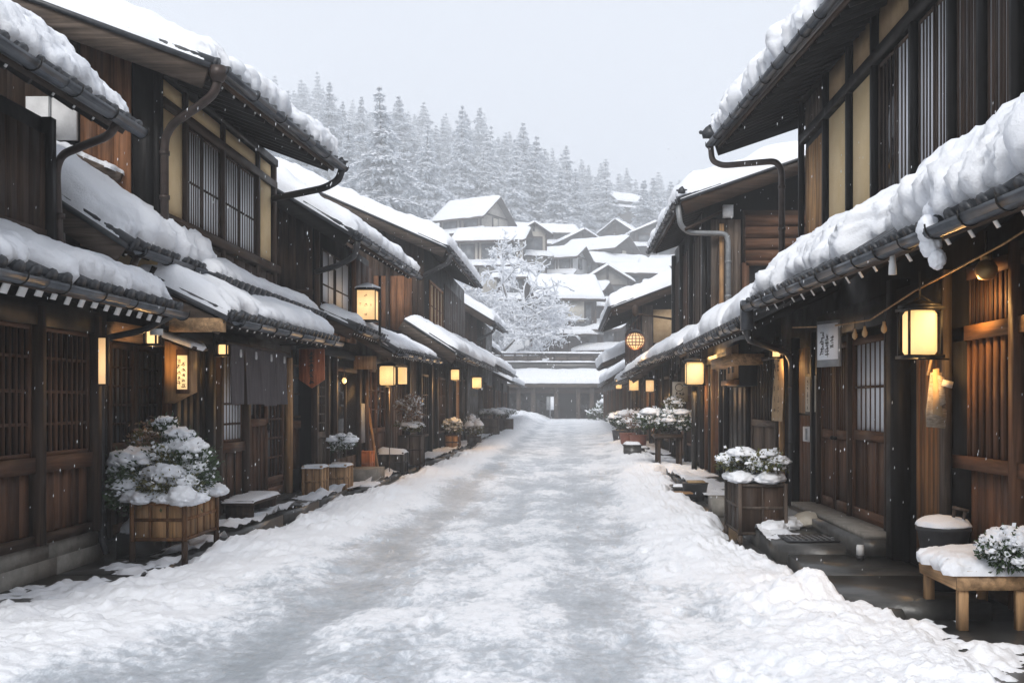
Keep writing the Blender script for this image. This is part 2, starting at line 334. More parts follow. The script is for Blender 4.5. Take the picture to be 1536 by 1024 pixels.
# ---------------------------------------------------------------- roofs and facade pieces (parts of a house)
V3 = lambda p: np.array(p, float)
def roof(h, E0, E1, T0, T1, T=.25, seed=0, gutter=True, raf=.3, tip=.05, rake=True, brackets=.55, setback=.06, lump=1., tile=.25,
         name='roof', nogrid=False, rakemat='greyx', snow=True, hole=0, rafl=1.2, sag=0, gcol='gutter', splits=None, rw=.17, both=False, th=1.5):
    E0, E1, T0, T1 = V3(E0), V3(E1), V3(T0), V3(T1); L = np.linalg.norm(E1 - E0); W = np.linalg.norm(T0 - E0)
    al = (E1 - E0) / L; up = (T0 - E0) / W; n = np.cross(al, up); n = n / np.linalg.norm(n); n = n if n[2] > 0 else -n
    outv = np.array([E0[0] - T0[0], 0, 0]); outv = np.array([al[1], -al[0], 0]) * (1 if outv[0] * al[1] > 0 else -1); far = E0[1] > 38
    m = MB()
    m.add([E0, E1, T1, T0, E0 - n * .07, E1 - n * .07, T1 - n * .07, T0 - n * .07], [(0, 1, 2, 3), (7, 6, 5, 4), (0, 4, 5, 1), (1, 5, 6, 2), (2, 6, 7, 3), (3, 7, 4, 0)], 'tile')
    if not far:
        k = max(2, int(L / tile)); ln = min(W, .9)
        for i in range(k + 1):
            t = i / k; a = E0 + (E1 - E0) * t + n * .012 - up * .015; b = a + up * ln
            m.tube([a, b], .048, 'tile', 7); m.tube([a - up * .03, a], .058, 'tile', 8)
        m.bar(E0 - n * .035 - up * .01, E1 - n * .035 - up * .01, .03, .06, 'tile', n)
    o = m.build(name, h, False)
    if snow:
        sm = MB(); nn = n * .02; S0, S1, U0, U1 = E0 - al * .05, E1 + al * .03, T0 - al * .05, T1 + al * .03
        if splits:
            for q, (t0, t1, TT) in enumerate(splits):
                blanket(sm, E0 + (E1 - E0) * t0 + nn, E0 + (E1 - E0) * t1 + nn, T0 + (T1 - T0) * t0 + nn, T0 + (T1 - T0) * t1 + nn, TT, seed=seed + q * .31, setback=setback, lump=lump, hole=hole, sag=sag)
        else: blanket(sm, S0 + nn, S1 + nn, U0 + nn, U1 + nn, T, seed=seed, setback=setback, lump=lump, hole=hole, sag=sag)
        sm.build('snow_cover', o, True)
    if raf:
        m = MB(); k = max(2, int(L / raf)); ln = min(W * .98, rafl); rj = random.Random(seed)
        for i in range(k):
            t = (i + .5) / k; a = E0 + (E1 - E0) * t - n * .115 + up * .06; b = a + up * ln; m.bar(a, b, .05, .085, 'blacky', n)
            if tip and not (k > 8 and rj.random() < .12): m.bar(a - up * .008, a - up * .002, tip * rj.uniform(.75, 1.15), tip * th * rj.uniform(.7, 1.15), 'white_paint', n)
        a, b = E0 + up * .05 - n * .09, E1 + up * .05 - n * .09; m.bar(a, b, .035, .05, 'darky', n)
        m.build('rafters', h)
    if gutter:
        m = MB(); c0, c1 = E0 + outv * .075 - V3((0, 0, .05)), E1 + outv * .075 - V3((0, 0, .05)); r = .06; ns = 9; V = []
        seg = max(1, int(L / 1.1)); 
        for sgm in range(seg):
            a = c0 + (c1 - c0) * (sgm / seg); b = c0 + (c1 - c0) * ((sgm + 1) / seg); rr = r * (1 if sgm % 2 else 1.05)
            ring = lambda p: [p + outv * rr * math.cos(math.pi * (1 + k / (ns - 1))) + V3((0, 0, 1)) * rr * math.sin(math.pi * (1 + k / (ns - 1))) for k in range(ns)] + [p - V3((0, 0, .012)) + outv * (rr - .01) * math.cos(-math.pi * k / (ns - 1)) + V3((0, 0, 1)) * (rr - .01) * math.sin(-math.pi * k / (ns - 1)) for k in range(ns)]
            A, B = ring(a), ring(b); q = len(A); m.add(A + B, [(i, (i + 1) % q, q + (i + 1) % q, q + i) for i in range(q)] + [tuple(range(q))[::-1], tuple(range(q, 2 * q))], gcol)
        if not far:
            k = max(2, int(L / brackets))
            for i in range(k + 1):
                p = c0 + (c1 - c0) * (i / k) * .99 + al * .02
                m.tube([p + outv * (r + .008) * math.cos(t) + V3((0, 0, 1)) * (r + .008) * math.sin(t) for t in np.linspace(math.pi, 2 * math.pi, 8)] + [p + outv * (r + .01) + V3((0, 0, .02))], .006, 'iron', 5)
                m.tube([p - outv * r, p - outv * .16 + V3((0, 0, .045))], .006, 'iron', 4)
        m.build('gutter', h)
    if rake:
        for t, (e, tt) in enumerate(((E0, T0), (E1, T1))[:2 if both else 1]):
            sg = -1 if t == 0 else 1
            m = MB(); m.bar(e - n * .15 + al * sg * .012 + up * .02, tt - n * .15 + al * sg * .012, .035, rw, rakemat, n)
            m.bar(e - n * .035 + al * sg * .02, tt - n * .035 + al * sg * .02, .07, .05, 'tile', n)
            m.build('bargeboard', h)
    return o
def wall(h, x0, x1, y0, y1, z0, z1, mat='darkz', name='wall'):
    return MB().box(x0, x1, y0, y1, z0, z1, mat).build(name, h)
def body(h, x, s, y0, y1, z0, zt, depth, slope, mat='blackz', name='wall', zb=None):
    """a storey seen from its gable end: street wall at x, running back by depth with its top following the roof"""
    poly = [(x, y0, z0), (x, y0, zt), (x - s * depth, y0, zt + slope * depth), (x - s * depth, y0, z0)]
    return MB().prism(poly, (0, y1 - y0, 0), mat).build(name, h)
def gboards(h, y, xa, xb, z0, ztop, n, mat='brownz', name='gable_boards', th=.03, batten=False, seed=1):
    """vertical boards on a wall that faces down the street; ztop is a function of x"""
    rg = random.Random(seed); m = MB(); xs = np.linspace(xa, xb, n + 1)
    for i in range(n):
        a, b = xs[i], xs[i + 1]; g = (b - a) * .02; d = th * rg.uniform(.8, 1.1)
        m.prism([(a + g, y, z0), (b - g, y, z0), (b - g, y, ztop(b)), (a + g, y, ztop(a))], (0, -d, 0), mat)
    return m.build(name, h)
def boards(h, x, s, y0, y1, z0, z1, n, mat='brownz', name='board_panel', th=.022, seed=1, batten=0, bm='darkz'):
    rg = random.Random(seed + int(y0 * 10)); m = MB(); ys = np.linspace(y0, y1, n + 1)
    for i in range(n):
        g = min(.004, (ys[1] - ys[0]) * .04); m.box(x, x + s * th * rg.uniform(.85, 1.12), ys[i] + g, ys[i + 1] - g, z0, z1, mat)
        if batten and i: m.box(x + s * th, x + s * (th + batten), ys[i] - .012, ys[i] + .012, z0, z1, bm)
    return m.build(name, h)
def post(h, x, s, y, z0, z1, w=.1, d=.1, mat='darkz', name='post'):
    return MB().box(x, x + s * d, y - w / 2, y + w / 2, z0, z1, mat).build(name, h)
def rail(h, x, s, y0, y1, z0, z1, d=.06, mat='darky', name='beam'):
    return MB().box(x, x + s * d, y0, y1, z0, z1, mat).build(name, h)
def lattice(h, x, s, y0, y1, z0, z1, nv, hz, mat='brown', bar=.02, d=.026, back='pane_dark', name='lattice_window', fr=.035, child='pane', hd=.02):
    m = MB(); mz, my = mat + 'z', mat + 'y'; thin = d <= .012; D1 = .018 if thin else .045; q0 = .009 if thin else .012
    m.box(x, x + s * D1, y0, y0 + fr, z0, z1, mz); m.box(x, x + s * D1, y1 - fr, y1, z0, z1, mz)
    m.box(x, x + s * (D1 - .002), y0 + fr, y1 - fr, z0, z0 + fr, my); m.box(x, x + s * (D1 - .002), y0 + fr, y1 - fr, z1 - fr, z1, my)
    for i in range(nv):
        c = y0 + fr + (y1 - y0 - 2 * fr) * (i + 1) / (nv + 1); m.box(x + s * q0, x + s * (q0 + (.006 if thin else d)), c - bar / 2, c + bar / 2, z0 + fr, z1 - fr, mz)
    for k in (hz if isinstance(hz, (list, tuple)) else [(i + 1) / (hz + 1) for i in range(hz)]):
        c = z0 + (z1 - z0) * k; m.box(x + s * (q0 - .0015), x + s * (q0 - .0015 + (.006 if thin else hd)), y0 + fr, y1 - fr, c - .013, c + .013, my)
    o = m.build(name, h)
    if back: MB().box(x + s * .002, x + s * .008, y0 + fr * .5, y1 - fr * .5, z0 + fr * .5, z1 - fr * .5, back).build(child, o)
    return o
def door(h, x, s, y0, y1, z0, z1, zs, nv, nh=0, mat='brown', back='pane_dark', panels=3, name='door', handle=False, bar=.018, fr=.05, slats=None):
    m = MB(); mz, my = mat + 'z', mat + 'y'; bd = (.009, .015) if back == 'paper' else (.012, .036)
    for a, b in ((y0, y0 + fr), (y1 - fr, y1)): m.box(x, x + s * .05, a, b, z0, z1, mz)
    for a, b in ((z0, z0 + .12), (zs - .05, zs + .05), (z1 - .06, z1)): m.box(x, x + s * .047, y0 + fr, y1 - fr, a, b, my)
    ys = np.linspace(y0 + fr, y1 - fr, panels + 1)
    for i in range(panels):
        m.box(x, x + s * .02, ys[i] + .004, ys[i + 1] - .004, z0 + .12, zs - .05, mz)
        if i: m.box(x, x + s * .036, ys[i] - .014, ys[i] + .014, z0 + .12, zs - .05, mz)
    for i in range(nv):
        c = y0 + fr + (y1 - y0 - 2 * fr) * (i + 1) / (nv + 1); m.box(x + s * bd[0], x + s * bd[1], c - bar / 2, c + bar / 2, zs + .05, z1 - .06, mz)
    for i in range(nh):
        c = zs + .05 + (z1 - zs - .11) * (i + 1) / (nh + 1); m.box(x + s * .010, x + s * .032, y0 + fr, y1 - fr, c - .012, c + .012, my)
    o = m.build(name, h)
    if back: MB().box(x + s * .002, x + s * .008, y0 + fr * .5, y1 - fr * .5, zs, z1 - .03, back).build('pane', o)
    if handle: MB().box(x + s * .05, x + s * .075, y1 - fr * .8, y1 - fr * .3, zs - .12, zs - .02, 'iron').tube([(x + s * .06, y1 - .03, zs - .15), (x + s * .09, y1 - .03, zs - .08), (x + s * .06, y1 - .03, zs - .01)], .008, 'iron', 6).build('handle', o)
    return o
def curve(pts, n=6):
    """round the corners of a bent pipe"""
    P = [V3(p) for p in pts]; o = [P[0]]
    for a, b, c in zip(P, P[1:], P[2:]):
        d1 = min(.12, np.linalg.norm(b - a) * .4); d2 = min(.12, np.linalg.norm(c - b) * .4)
        p, q = b + (a - b) / np.linalg.norm(a - b) * d1, b + (c - b) / np.linalg.norm(c - b) * d2
        for t in np.linspace(0, 1, n): o.append(p * (1 - t) ** 2 + 2 * b * t * (1 - t) + q * t * t)
    o.append(P[-1]); return o
def pipe(h, pts, r=.04, mat='pipe_brown', name='downpipe', collars=()):
    m = MB(); m.tube(curve(pts), r, mat, 10)
    for c in collars: m.tube([(c[0], c[1], c[2] - .02), (c[0], c[1], c[2] + .02)], r * 1.25, mat, 10)
    return m.build(name, h, True)
def ledge_snow(h, x0, x1, y0, y1, z, T=.06, seed=1, name='snow_cover', lump=.8, res=None, setback=.01):
    m = MB(); blanket(m, (x0, y0, z), (x0, y1, z), (x1, y0, z), (x1, y1, z), T, seed=seed, lump=lump, setback=setback, res=res); return m.build(name, h, True)
def onigawara(h, p, s=1., name='ridge_ornament'):
    m = MB(); x, y, z = p; rg = random.Random(5)
    m.prism([(x - .13 * s, y, z - .1 * s), (x + .13 * s, y, z - .1 * s), (x + .16 * s, y, z + .02 * s), (x + .08 * s, y, z + .12 * s), (x, y, z + .17 * s), (x - .08 * s, y, z + .12 * s), (x - .16 * s, y, z + .02 * s)], (0, .07 * s, 0), 'tile')
    for dx, dz in ((-.17, .02), (.17, .04), (.02, .15)): lumpy(m, (x + dx * s, y + .03 * s, z + dz * s), (.05 * s, .05 * s, .035 * s), 'tile', 2, .4, dx * 9, 1)
    return m.build(name, h)
def warm_light(loc, e, r=.05, par=None):
    l = bpy.data.lights.new('lantern_light', 'POINT'); l.energy = e; l.color = (1, .56, .20); l.shadow_soft_size = r
    o = bpy.data.objects.new('lantern_light', l); COL.objects.link(o)
    if par is not None: o.parent = par; o.location = V3(loc) - V3(par['_w'])
    else: o.location = loc
# ================================================================ LEFT ROW
# ---- first house on the left: long lattice front, stone footing, two snowy eaves
H = thing('lattice_house', 'dark wooden townhouse at the left edge with brown lattice bays on a stone footing', 'house', (-4.4, 7.5, 0), 'wooden townhouses of the left row')
x = -4.4; s = 1
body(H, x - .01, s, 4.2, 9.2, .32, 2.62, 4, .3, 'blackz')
m = MB(); 
for k in range(6): m.box(x - .3, x + .05, 4.2 + k * .86, 4.2 + (k + 1) * .86 - .008, .0, .19, 'stone_pale'); m.box(x - .3, x + .035, 4.0 + k * .88, 4.0 + (k + 1) * .88 - .008, .19, .335, 'stone_pale')
m.build('footing', H)
ys = [4.2, 5.15, 6.15, 7.18, 8.16, 9.14]
for i, y in enumerate(ys): post(H, x, s, y, .335, 2.3, .095, .11, 'darkz')
for a, b in zip(ys, ys[1:]):
    a += .05; b -= .05
    rail(H, x, s, a, b, .335, .42, .07); boards(H, x, s, a, b, .42, .93, 6, 'brownz', th=.02, seed=3)
    rail(H, x, s, a, b, .93, 1.06, .075, 'browny'); lattice(H, x, s, a, b, 1.06, 2.14, 8, [.25, .5, .76], 'brown', .02, .028)
rail(H, x, s, 4.2, 9.2, 2.14, 2.34, .09, 'blacky', 'lintel')
MB().box(x - .6, x + .0, 9.2, 9.24, .0, 2.6, 'darkz').build('wall', H)
roof(H, (-3.6, 4.2, 2.38), (-3.6, 9.16, 2.38), (-4.42, 4.2, 2.74), (-4.42, 9.16, 2.74), .19, 1.1, raf=.205, tip=.088, hole=.75, tile=.2, lump=1.1, rake=False)
body(H, x, s, 4.2, 8.42, 2.7, 3.9, 3, .5, 'blackz')
boards(H, x + .01, s, 7.4, 8.42, 2.72, 3.75, 6, 'darkz', seed=8); post(H, x, s, 8.38, 2.7, 3.9, .09, .08, 'blackz')
rail(H, x, s, 7.0, 8.42, 2.86, 2.95, .05, 'darky')
roof(H, (-3.68, 4.4, 3.86), (-3.68, 8.45, 3.86), (-4.42, 4.4, 4.36), (-4.42, 8.45, 4.36), .21, 2.3, raf=.3, tip=.03, hole=.5, tile=.22)
roof(H, (-4.3, 4.4, 4.42), (-4.3, 8.75, 4.42), (-5.6, 4.4, 5.2), (-5.6, 8.75, 5.2), .2, 3.7, raf=0, gutter=False, tile=.22, name='upper_roof')
pipe(H, [(-3.66, 8.1, 3.78), (-3.72, 8.1, 3.68), (-4.30, 8.48, 3.62), (-4.36, 8.5, 3.5), (-4.33, 8.5, 2.85), (-4.28, 8.8, 2.72), (-4.0, 9.15, 2.72), (-3.98, 9.2, 2.85)], .034, 'pipe_brown', collars=[(-4.33, 8.5, 3.1)])
pipe(H, [(-3.62, 9.1, 2.3), (-3.9, 9.22, 2.18), (-4.33, 9.26, 2.1), (-4.33, 9.26, .25), (-4.28, 9.26, .1)], .03, 'pipe_black', collars=[(-4.33, 9.26, .5)])

# ---- tall house: plaster and barred windows upstairs, noren doorway below
H = thing('tall_house', 'tall wooden townhouse with cream plaster panels and two barred windows upstairs', 'house', (-4.2, 12.2, 0), 'wooden townhouses of the left row')
x = -4.2; sl = .365
zr = lambda X: 4.77 + (-3.4 - X) * sl - .16
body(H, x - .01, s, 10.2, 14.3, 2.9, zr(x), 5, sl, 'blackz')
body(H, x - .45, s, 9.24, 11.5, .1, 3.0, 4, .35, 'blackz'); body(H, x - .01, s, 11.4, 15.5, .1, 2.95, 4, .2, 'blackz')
gboards(H, 10.19, -4.97, -4.45, 2.9, zr, 3, 'warmz', seed=4); gboards(H, 10.19, -5.9, -4.99, 4.3, zr, 5, 'darkz', seed=5); gboards(H, 10.19, -4.43, -4.21, 2.9, zr, 1, 'blackz')
MB().box(-5.5, -4.99, 10.12, 10.17, 4.18, 4.62, 'white_paint').box(-5.26, -5.24, 10.10, 10.12, 4.18, 4.62, 'grey_metal').build('shutter', H)
MB().bar((-5.7, 10.08, 4.28), (-4.52, 10.08, 3.78), .06, .10, 'greyx').build('beam', H)
sm = MB(); blanket(sm, (-5.6, 10.0, 4.30), (-4.5, 10.0, 3.85), (-5.6, 10.16, 4.30), (-4.5, 10.16, 3.85), .06, seed=3, res=.02); sm.build('snow_cover', H, True)
MB().box(-5.0, -4.9, 10.05, 10.15, 4.62, 4.72, 'white_paint').build('rafter_end', H)
U = lambda p: UX(p, x)
post(H, x, s, U(234), 2.95, 5.0, .12, .05, 'blackz')
for a, b, pa, pt in ((243, 271, 165, 320), (386, 404, 250, 378)):
    y0, y1 = U(a), U(b); MB().box(x, x + .02, y0, y1, 3.46, 4.56, 'cream').build('plaster_panel', H)
for a, b in ((243, 271), (276, 328), (333, 381), (386, 404)):
    MB().box(x, x + .018, U(a), U(b), 4.66, 4.86, 'cream').build('plaster_panel', H)
for p in (273, 330, 383, 408): post(H, x, s, U(p), 2.95, 4.98, .09, .055, 'darkz')
rail(H, x, s, U(238), U(410), 4.56, 4.66, .06, 'darky'); rail(H, x, s, U(238), U(410), 4.88, 4.98, .07, 'blacky')
rail(H, x, s, U(238), U(411), 3.36, 3.46, .10, 'darky', 'sill')
for a, b in ((276, 301), (301, 328), (333, 357), (357, 381)): lattice(H, x, s, U(a) + .01, U(b) - .01, 3.47, 4.55, 5, [.45], 'dark', .02, .010, 'paper', 'barred_window', .035, 'pane', .012)
for i in range(9): 
    y0 = U(238) + (U(410) - U(238)) * i / 9; MB().box(x, x + .03, y0 + .02, y0 + .44, 3.06, 3.32, 'darkz').build('board_panel', H)
roof(H, (-3.4, 9.58, 4.77), (-3.12, 13.62, 4.77), (-7.4, 9.58, 6.25), (-7.4, 14.6, 6.25), .34, 4.4, raf=.28, tip=.035, rake=True, brackets=.7, rw=.22, rafl=1.1, hole=.2)
onigawara(H, (-3.1, 13.66, 4.80), .45)
pipe(H, [(-3.36, 9.62, 4.68), (-3.40, 9.62, 4.5), (-3.55, 9.7, 4.42), (-3.98, 10.05, 4.32), (-4.1, 10.15, 4.2), (-4.1, 10.15, 3.25)], .042, 'pipe_brown', collars=[(-4.1, 10.15, 4.05), (-4.1, 10.15, 3.6)])
MB().lathe((-3.36, 9.6, 4.6), [(.05, 0), (.08, .06), (.085, .14)], 'pipe_brown', 12).build('gutter_hopper', H)
pipe(H, [(-3.06, 13.55, 4.68), (-3.1, 13.5, 4.52), (-3.3, 13.55, 4.43), (-4.15, 14.1, 4.40)], .05, 'iron')
# lean-to roof between the two houses
roof(H, (-3.98, 9.1, 2.96), (-3.98, 11.5, 2.98), (-5.2, 9.1, 3.76), (-5.2, 11.5, 3.76), .30, 5.1, raf=.3, tip=.04, rw=.2, name='lean_to_roof', tile=.22, lump=1.2, hole=.3)
for a, b in ((81, 98), (127, 147)):
    p, q = px2(a, 337, 9.3), px2(b, 366, 9.3); MB().box(p[0], q[0], 9.28, 9.3, q[2], p[2], 'white_paint').build('rafter_end', H)
p, q = px2(150, 378, 9.7), px2(236, 442, 9.7); MB().box(p[0], q[0], 9.7, 9.74, q[2], p[2], 'cream').build('plaster_panel', H)
MB().bar(px2(232, 400, 9.66), px2(215, 440, 9.66), .04, .04, 'blackz').build('strut', H)
MB().lathe((-3.98, 10.0, 2.28), [(.05, 0), (.075, .05), (.08, .18)], 'pipe_brown', 12).build('gutter_hopper', H)
# recessed glazed doors beside the plaque
xr = -4.62; U2 = lambda p: UX(p, xr)
for a, b in ((158, 196), (198, 236)): door(H, xr, s, U2(a), U2(b), .15, 2.12, 1.05, 3, 4, 'dark', 'pane_grey', 3, 'sliding_door')
rail(H, xr, s, U2(158), U2(237), 2.14, 2.32, .1, 'pale_wood', 'lintel'); post(H, xr, s, U2(242), .1, 2.3, .14, .14, 'orangez')  # orange wood puts the lantern's warm light into the post's colour
MB().box(xr - .05, xr + .02, U2(138), U2(157), .1, 2.5, 'blackz').box(xr, xr + .04, U2(140), U2(155), 1.0, 2.0, 'pane_grey').build('side_panel', H)
# noren front
post(H, x, s, U(308), .1, 2.4, .12, .1, 'blackz'); boards(H, x, s, U(258), U(305), .1, 2.4, 5, 'blackz')
lattice(H, x, s, U(323), U(361), 1.02, 2.15, 7, [.2, .42], 'brown', .018, .010, 'paper', 'lattice_window'); rail(H, x, s, U(323), U(361), .9, 1.02, .07, 'browny')
boards(H, x, s, U(323), U(361), .28, .9, 3, 'brownz', batten=.012); rail(H, x, s, U(323), U(361), .18, .28, .08, 'darky')
door(H, x + .05, s, U(363), U(391), .2, 2.15, 1.25, 2, 0, 'brown', 'pane_dark', 4, 'sliding_door', handle=True); door(H, x, s, U(391), U(421), .2, 2.15, .42, 4, 5, 'brown', 'pane_grey', 2, 'sliding_door')
for p, mt in ((320, 'darkz'), (362, 'darkz'), (428, 'tan_wood')): post(H, x, s, U(p), .15, 2.3, .1, .1, mt)
rail(H, x, s, U(255), U(432), 2.18, 2.36, .1, 'blacky', 'lintel')
lattice(H, x, s, U(436), U(464), 1.28, 2.1, 1, [.45, .75], 'dark', .03, .03, 'pane_grey', 'window'); rail(H, x, s, U(434), U(466), 1.12, 1.24, .05, 'browny')
boards(H, x, s, U(436), U(464), .5, 1.12, 3, 'brownz', batten=.012); MB().box(x, x + .03, U(434), U(466), .1, .48, 'blackz').build('base_panel', H)
MB().box(x - .1, x + .14, U(318), U(434), .05, .17, 'stone').build('threshold', H)
roof(H, (-3.28, 9.7, 2.36), (-3.28, 14.1, 2.40), (-4.2, 9.7, 2.80), (-4.2, 14.1, 2.84), .21, 6.2, raf=.24, tip=.035, tile=.2, hole=.4, sag=.03, name='porch_roof', rw=.14)
MB().box(-3.86, -3.34, 9.66, 9.76, 2.2, 2.33, 'pale_wood').build('beam', H)
MB().box(-4.02, -3.9, 9.6, 9.62, 2.16, 2.22, 'white_paint').build('rafter_end', H)
roof(H, (-3.8, 10.9, 2.86), (-3.8, 15.5, 2.86), (-4.25, 10.9, 3.1), (-4.25, 15.5, 3.1), .17, 7.2, raf=0, gutter=False, tile=.2, name='upper_porch_roof', rake=False)
# noren curtain
n = thing('noren_curtain', 'charcoal split noren curtain hanging over the doorway', 'curtain', (-3.72, 12.6, 2.1))
xn = -3.72; un = [UX(p, xn) for p in (345, 365.5, 391, 412, 430.5)]
for i in range(4):
    a, b = un[i] + .008, un[i + 1] - .008; ga, gb = np.meshgrid(np.linspace(0, 1, 26), np.linspace(0, 1, 20), indexing='ij')
    Y = a + (b - a) * (ga + (ga - .5) * -.06 * gb); Z = 2.16 - gb * (.67 + .02 * (i == 2)); X = xn + .03 * np.sin(ga * 7 + i) * (.3 + gb) + .02 * np.sin(ga * 17 + i * 3) * gb
    m = MB(); m.grid(np.stack([X, Y, Z], -1), 'cloth'); o = m.build('cloth_panel', n, True); o.modifiers.new('thick', 'SOLIDIFY').thickness = .006
    MB().lathe((xn + .045, (a + b) / 2, 2.02), [(.022, 0), (.03, .03), (.022, .09)], 'white_paint', 10, .4, 1).build('toggle', n)
MB().tube([(xn, un[0] - .12, 2.17), (xn, un[4] + .1, 2.17)], .016, 'darky', 8).build('rod', n)

# ---- third house on the left
H = thing('board_house', 'dark weathered board house with bright paned window behind the tall lantern', 'house', (-3.95, 18, 0), 'wooden townhouses of the left row')
x = -3.95; U = lambda p: UX(p, x); zr = lambda X: 4.05 + (-3.2 - X) * .6 - .15
body(H, x - .01, s, 15.6, 19.9, 2.4, zr(x), 5, .6, 'blackz'); body(H, x - .01, s, 15.55, 24.2, .1, 2.75, 4, .3, 'blackz')
gboards(H, 15.59, -4.75, -3.98, 2.7, zr, 6, 'darkz', seed=2); MB().box(-4.8, -3.96, 15.5, 15.55, 3.2, 3.28, 'darkx').build('beam', H)
post(H, x, s, 15.65, 2.6, 4.3, .12, .06, 'darkz')
lattice(H, x, s, U(482), U(500), 3.12, 4.0, 1, [.35], 'dark', .03, .012, 'paper', 'window'); lattice(H, x, s, U(502), U(522), 3.12, 4.0, 1, [.35], 'dark', .03, .012, 'paper', 'window')
boards(H, x, s, U(480), U(527), 2.6, 3.08, 4, 'warmz', batten=.012); boards(H, x, s, U(530), U(556), 2.7, 4.2, 3, 'brownz'); post(H, x, s, U(528), 2.6, 4.3, .1, .07, 'orangez')
rail(H, x, s, U(480), U(556), 3.06, 3.12, .08)
roof(H, (-3.2, 14.95, 4.05), (-2.97, 19.7, 4.05), (-6.6, 14.95, 6.1), (-6.6, 19.7, 6.1), .27, 8.1, raf=.3, tip=.04, rw=.2, rakemat='blackx', brackets=.5)
pipe(H, [(-3.15, 15.0, 3.95), (-3.2, 15.05, 3.72), (-3.5, 15.2, 3.6), (-3.9, 15.5, 3.55)], .045, 'pipe_black')
# street level: glazed shop front, doors, brown panels
for p in (468, 486, 498, 534, 546, 577, 603): post(H, x, s, U(p), .1, 2.4, .1, .09, 'darkz')
door(H, x, s, U(470), U(485), .2, 2.1, 1.0, 4, 6, 'grey', 'pane_grey', 2, 'sliding_door')
o = MB().box(x, x + .02, U(500), U(532), .55, 2.1, 'pane_dark').build('shop_window', H); MB().box(x + .02, x + .05, U(500), U(532), 2.06, 2.14, 'darky').box(x + .02, x + .05, U(515) - .02, U(515) + .02, .55, 2.06, 'darkz').build('frame', o)
boards(H, x, s, U(500), U(532), .15, .55, 4, 'darkz')
MB().box(x + .02, x + .06, U(535), U(543), .75, 1.5, 'grey_metal').build('vent_cover', H)
door(H, x, s, U(548), U(561), .2, 2.2, .95, 1, 2, 'brown', 'pane_dark', 1, 'sliding_door'); door(H, x, s, U(562), U(575), .2, 2.2, .95, 1, 2, 'brown', 'pane_dark', 1, 'sliding_door')
boards(H, x, s, U(579), U(602), .15, 2.3, 6, 'brownz'); boards(H, x, s, U(604), 24.1, .15, 2.3, 3, 'darkz'); rail(H, x, s, 15.6, 24.1, 2.28, 2.42, .12, 'blacky', 'lintel')
p, q = px2(548, 478 + 36, 19.6), px2(584, 565, 19.6)
MB().box(x + .1, x + .5, 18.0, 18.05, 2.12, 2.36, 'tan_wood').build('fascia_board', H)
roof(H, (-3.33, 15.8, 2.72), (-3.33, 18.2, 2.70), (-3.97, 15.8, 3.0), (-3.97, 18.2, 3.0), .16, 9.3, raf=.2, tip=.03, tile=.22, name='porch_roof', rakemat='darkx')
roof(H, (-3.08, 18.0, 2.46), (-3.08, 23.8, 2.55), (-3.97, 18.0, 3.0), (-3.97, 23.8, 3.05), .13, 10.3, raf=.22, tip=.05, tile=.22, name='awning_roof', rw=.12, hole=.1)

# ---- fourth house
H = thing('broad_house', 'broad-roofed wooden house under the longest white roof of the left row', 'house', (-3.9, 33, 0), 'wooden townhouses of the left row')
x = -3.9; U = lambda p: UX(p, x); zr = lambda X: 5.7 + (-3.2 - X) * .435 - .2
body(H, x - .01, s, 27.4, 38, 2.5, zr(x), 6, .435, 'blackz'); body(H, x - .01, s, 24.25, 45.5, 0, 3.2, 4, .3, 'blackz')
gboards(H, 27.39, -6.4, -3.92, 2.8, zr, 14, 'darkz', seed=6); gboards(H, 27.35, -5.3, -4.25, 3.5, lambda X: 5.0, 5, 'warmz', seed=9)
MB().box(-6.4, -3.85, 27.2, 27.3, 3.36, 3.46, 'greyx').build('beam', H); MB().box(-4.95, -4.85, 27.2, 27.32, 2.8, 5.6, 'darkz').build('post', H)
lattice(H, x, s, 28.2, 31.2, 3.6, 5.0, 3, [.5], 'tan_wood' if False else 'orange', .08, .04, 'sign_tan', 'window', .08); boards(H, x, s, 31.6, 38, 3.0, 5.3, 12, 'darkz')
boards(H, x, s, 27.4, 31.4, 2.95, 3.5, 6, 'darkz'); MB().box(-5.0, -4.85, 27.0, 27.05, 5.3, 5.5, 'white_paint').build('rafter_end', H)
roof(H, (-3.2, 26.8, 5.7), (-3.15, 35.9, 5.75), (-8.9, 26.8, 8.2), (-8.9, 35.9, 8.2), .42, 11.1, raf=.4, tip=.05, rw=.3, lump=.7, brackets=.8, setback=.02)
pipe(H, [(-3.12, 26.9, 5.55), (-3.2, 26.9, 5.3), (-3.9, 27.2, 5.0)], .06, 'pipe_black')
for k, (a, b, e, z) in enumerate(((24.3, 30.8, -2.62, 2.72), (30.9, 37.8, -2.70, 2.80), (37.9, 45.7, -2.62, 2.9))):
    roof(H, (e, a, z), (e, b, z), (-3.95, a, z + .85), (-3.95, b, z + .85), .27, 12.1 + k, raf=.3, tip=.04, rw=.3, rake=k == 0, name='porch_roof', lump=.8, tile=.28)
for p in (608, 626, 642, 651, 667, 679, 688, 696): post(H, x, s, U(p), 0, 2.8, .16, .12, 'blackz')
boards(H, x, s, U(610), U(625), .2, 2.6, 5, 'darkz'); boards(H, x, s, U(643), U(650), .3, 2.6, 5, 'greyz', batten=.02); boards(H, x, s, U(668), U(678), .3, 2.6, 5, 'brownz', batten=.02)
lattice(H, x, s, U(628), U(641), .6, 2.3, 3, 2, 'dark', .04, .03, 'pane_grey', 'lattice_window', .06); lattice(H, x, s, U(653), U(666), .6, 2.3, 4, 2, 'dark', .05, .03, 'pane_grey', 'lattice_window', .06)
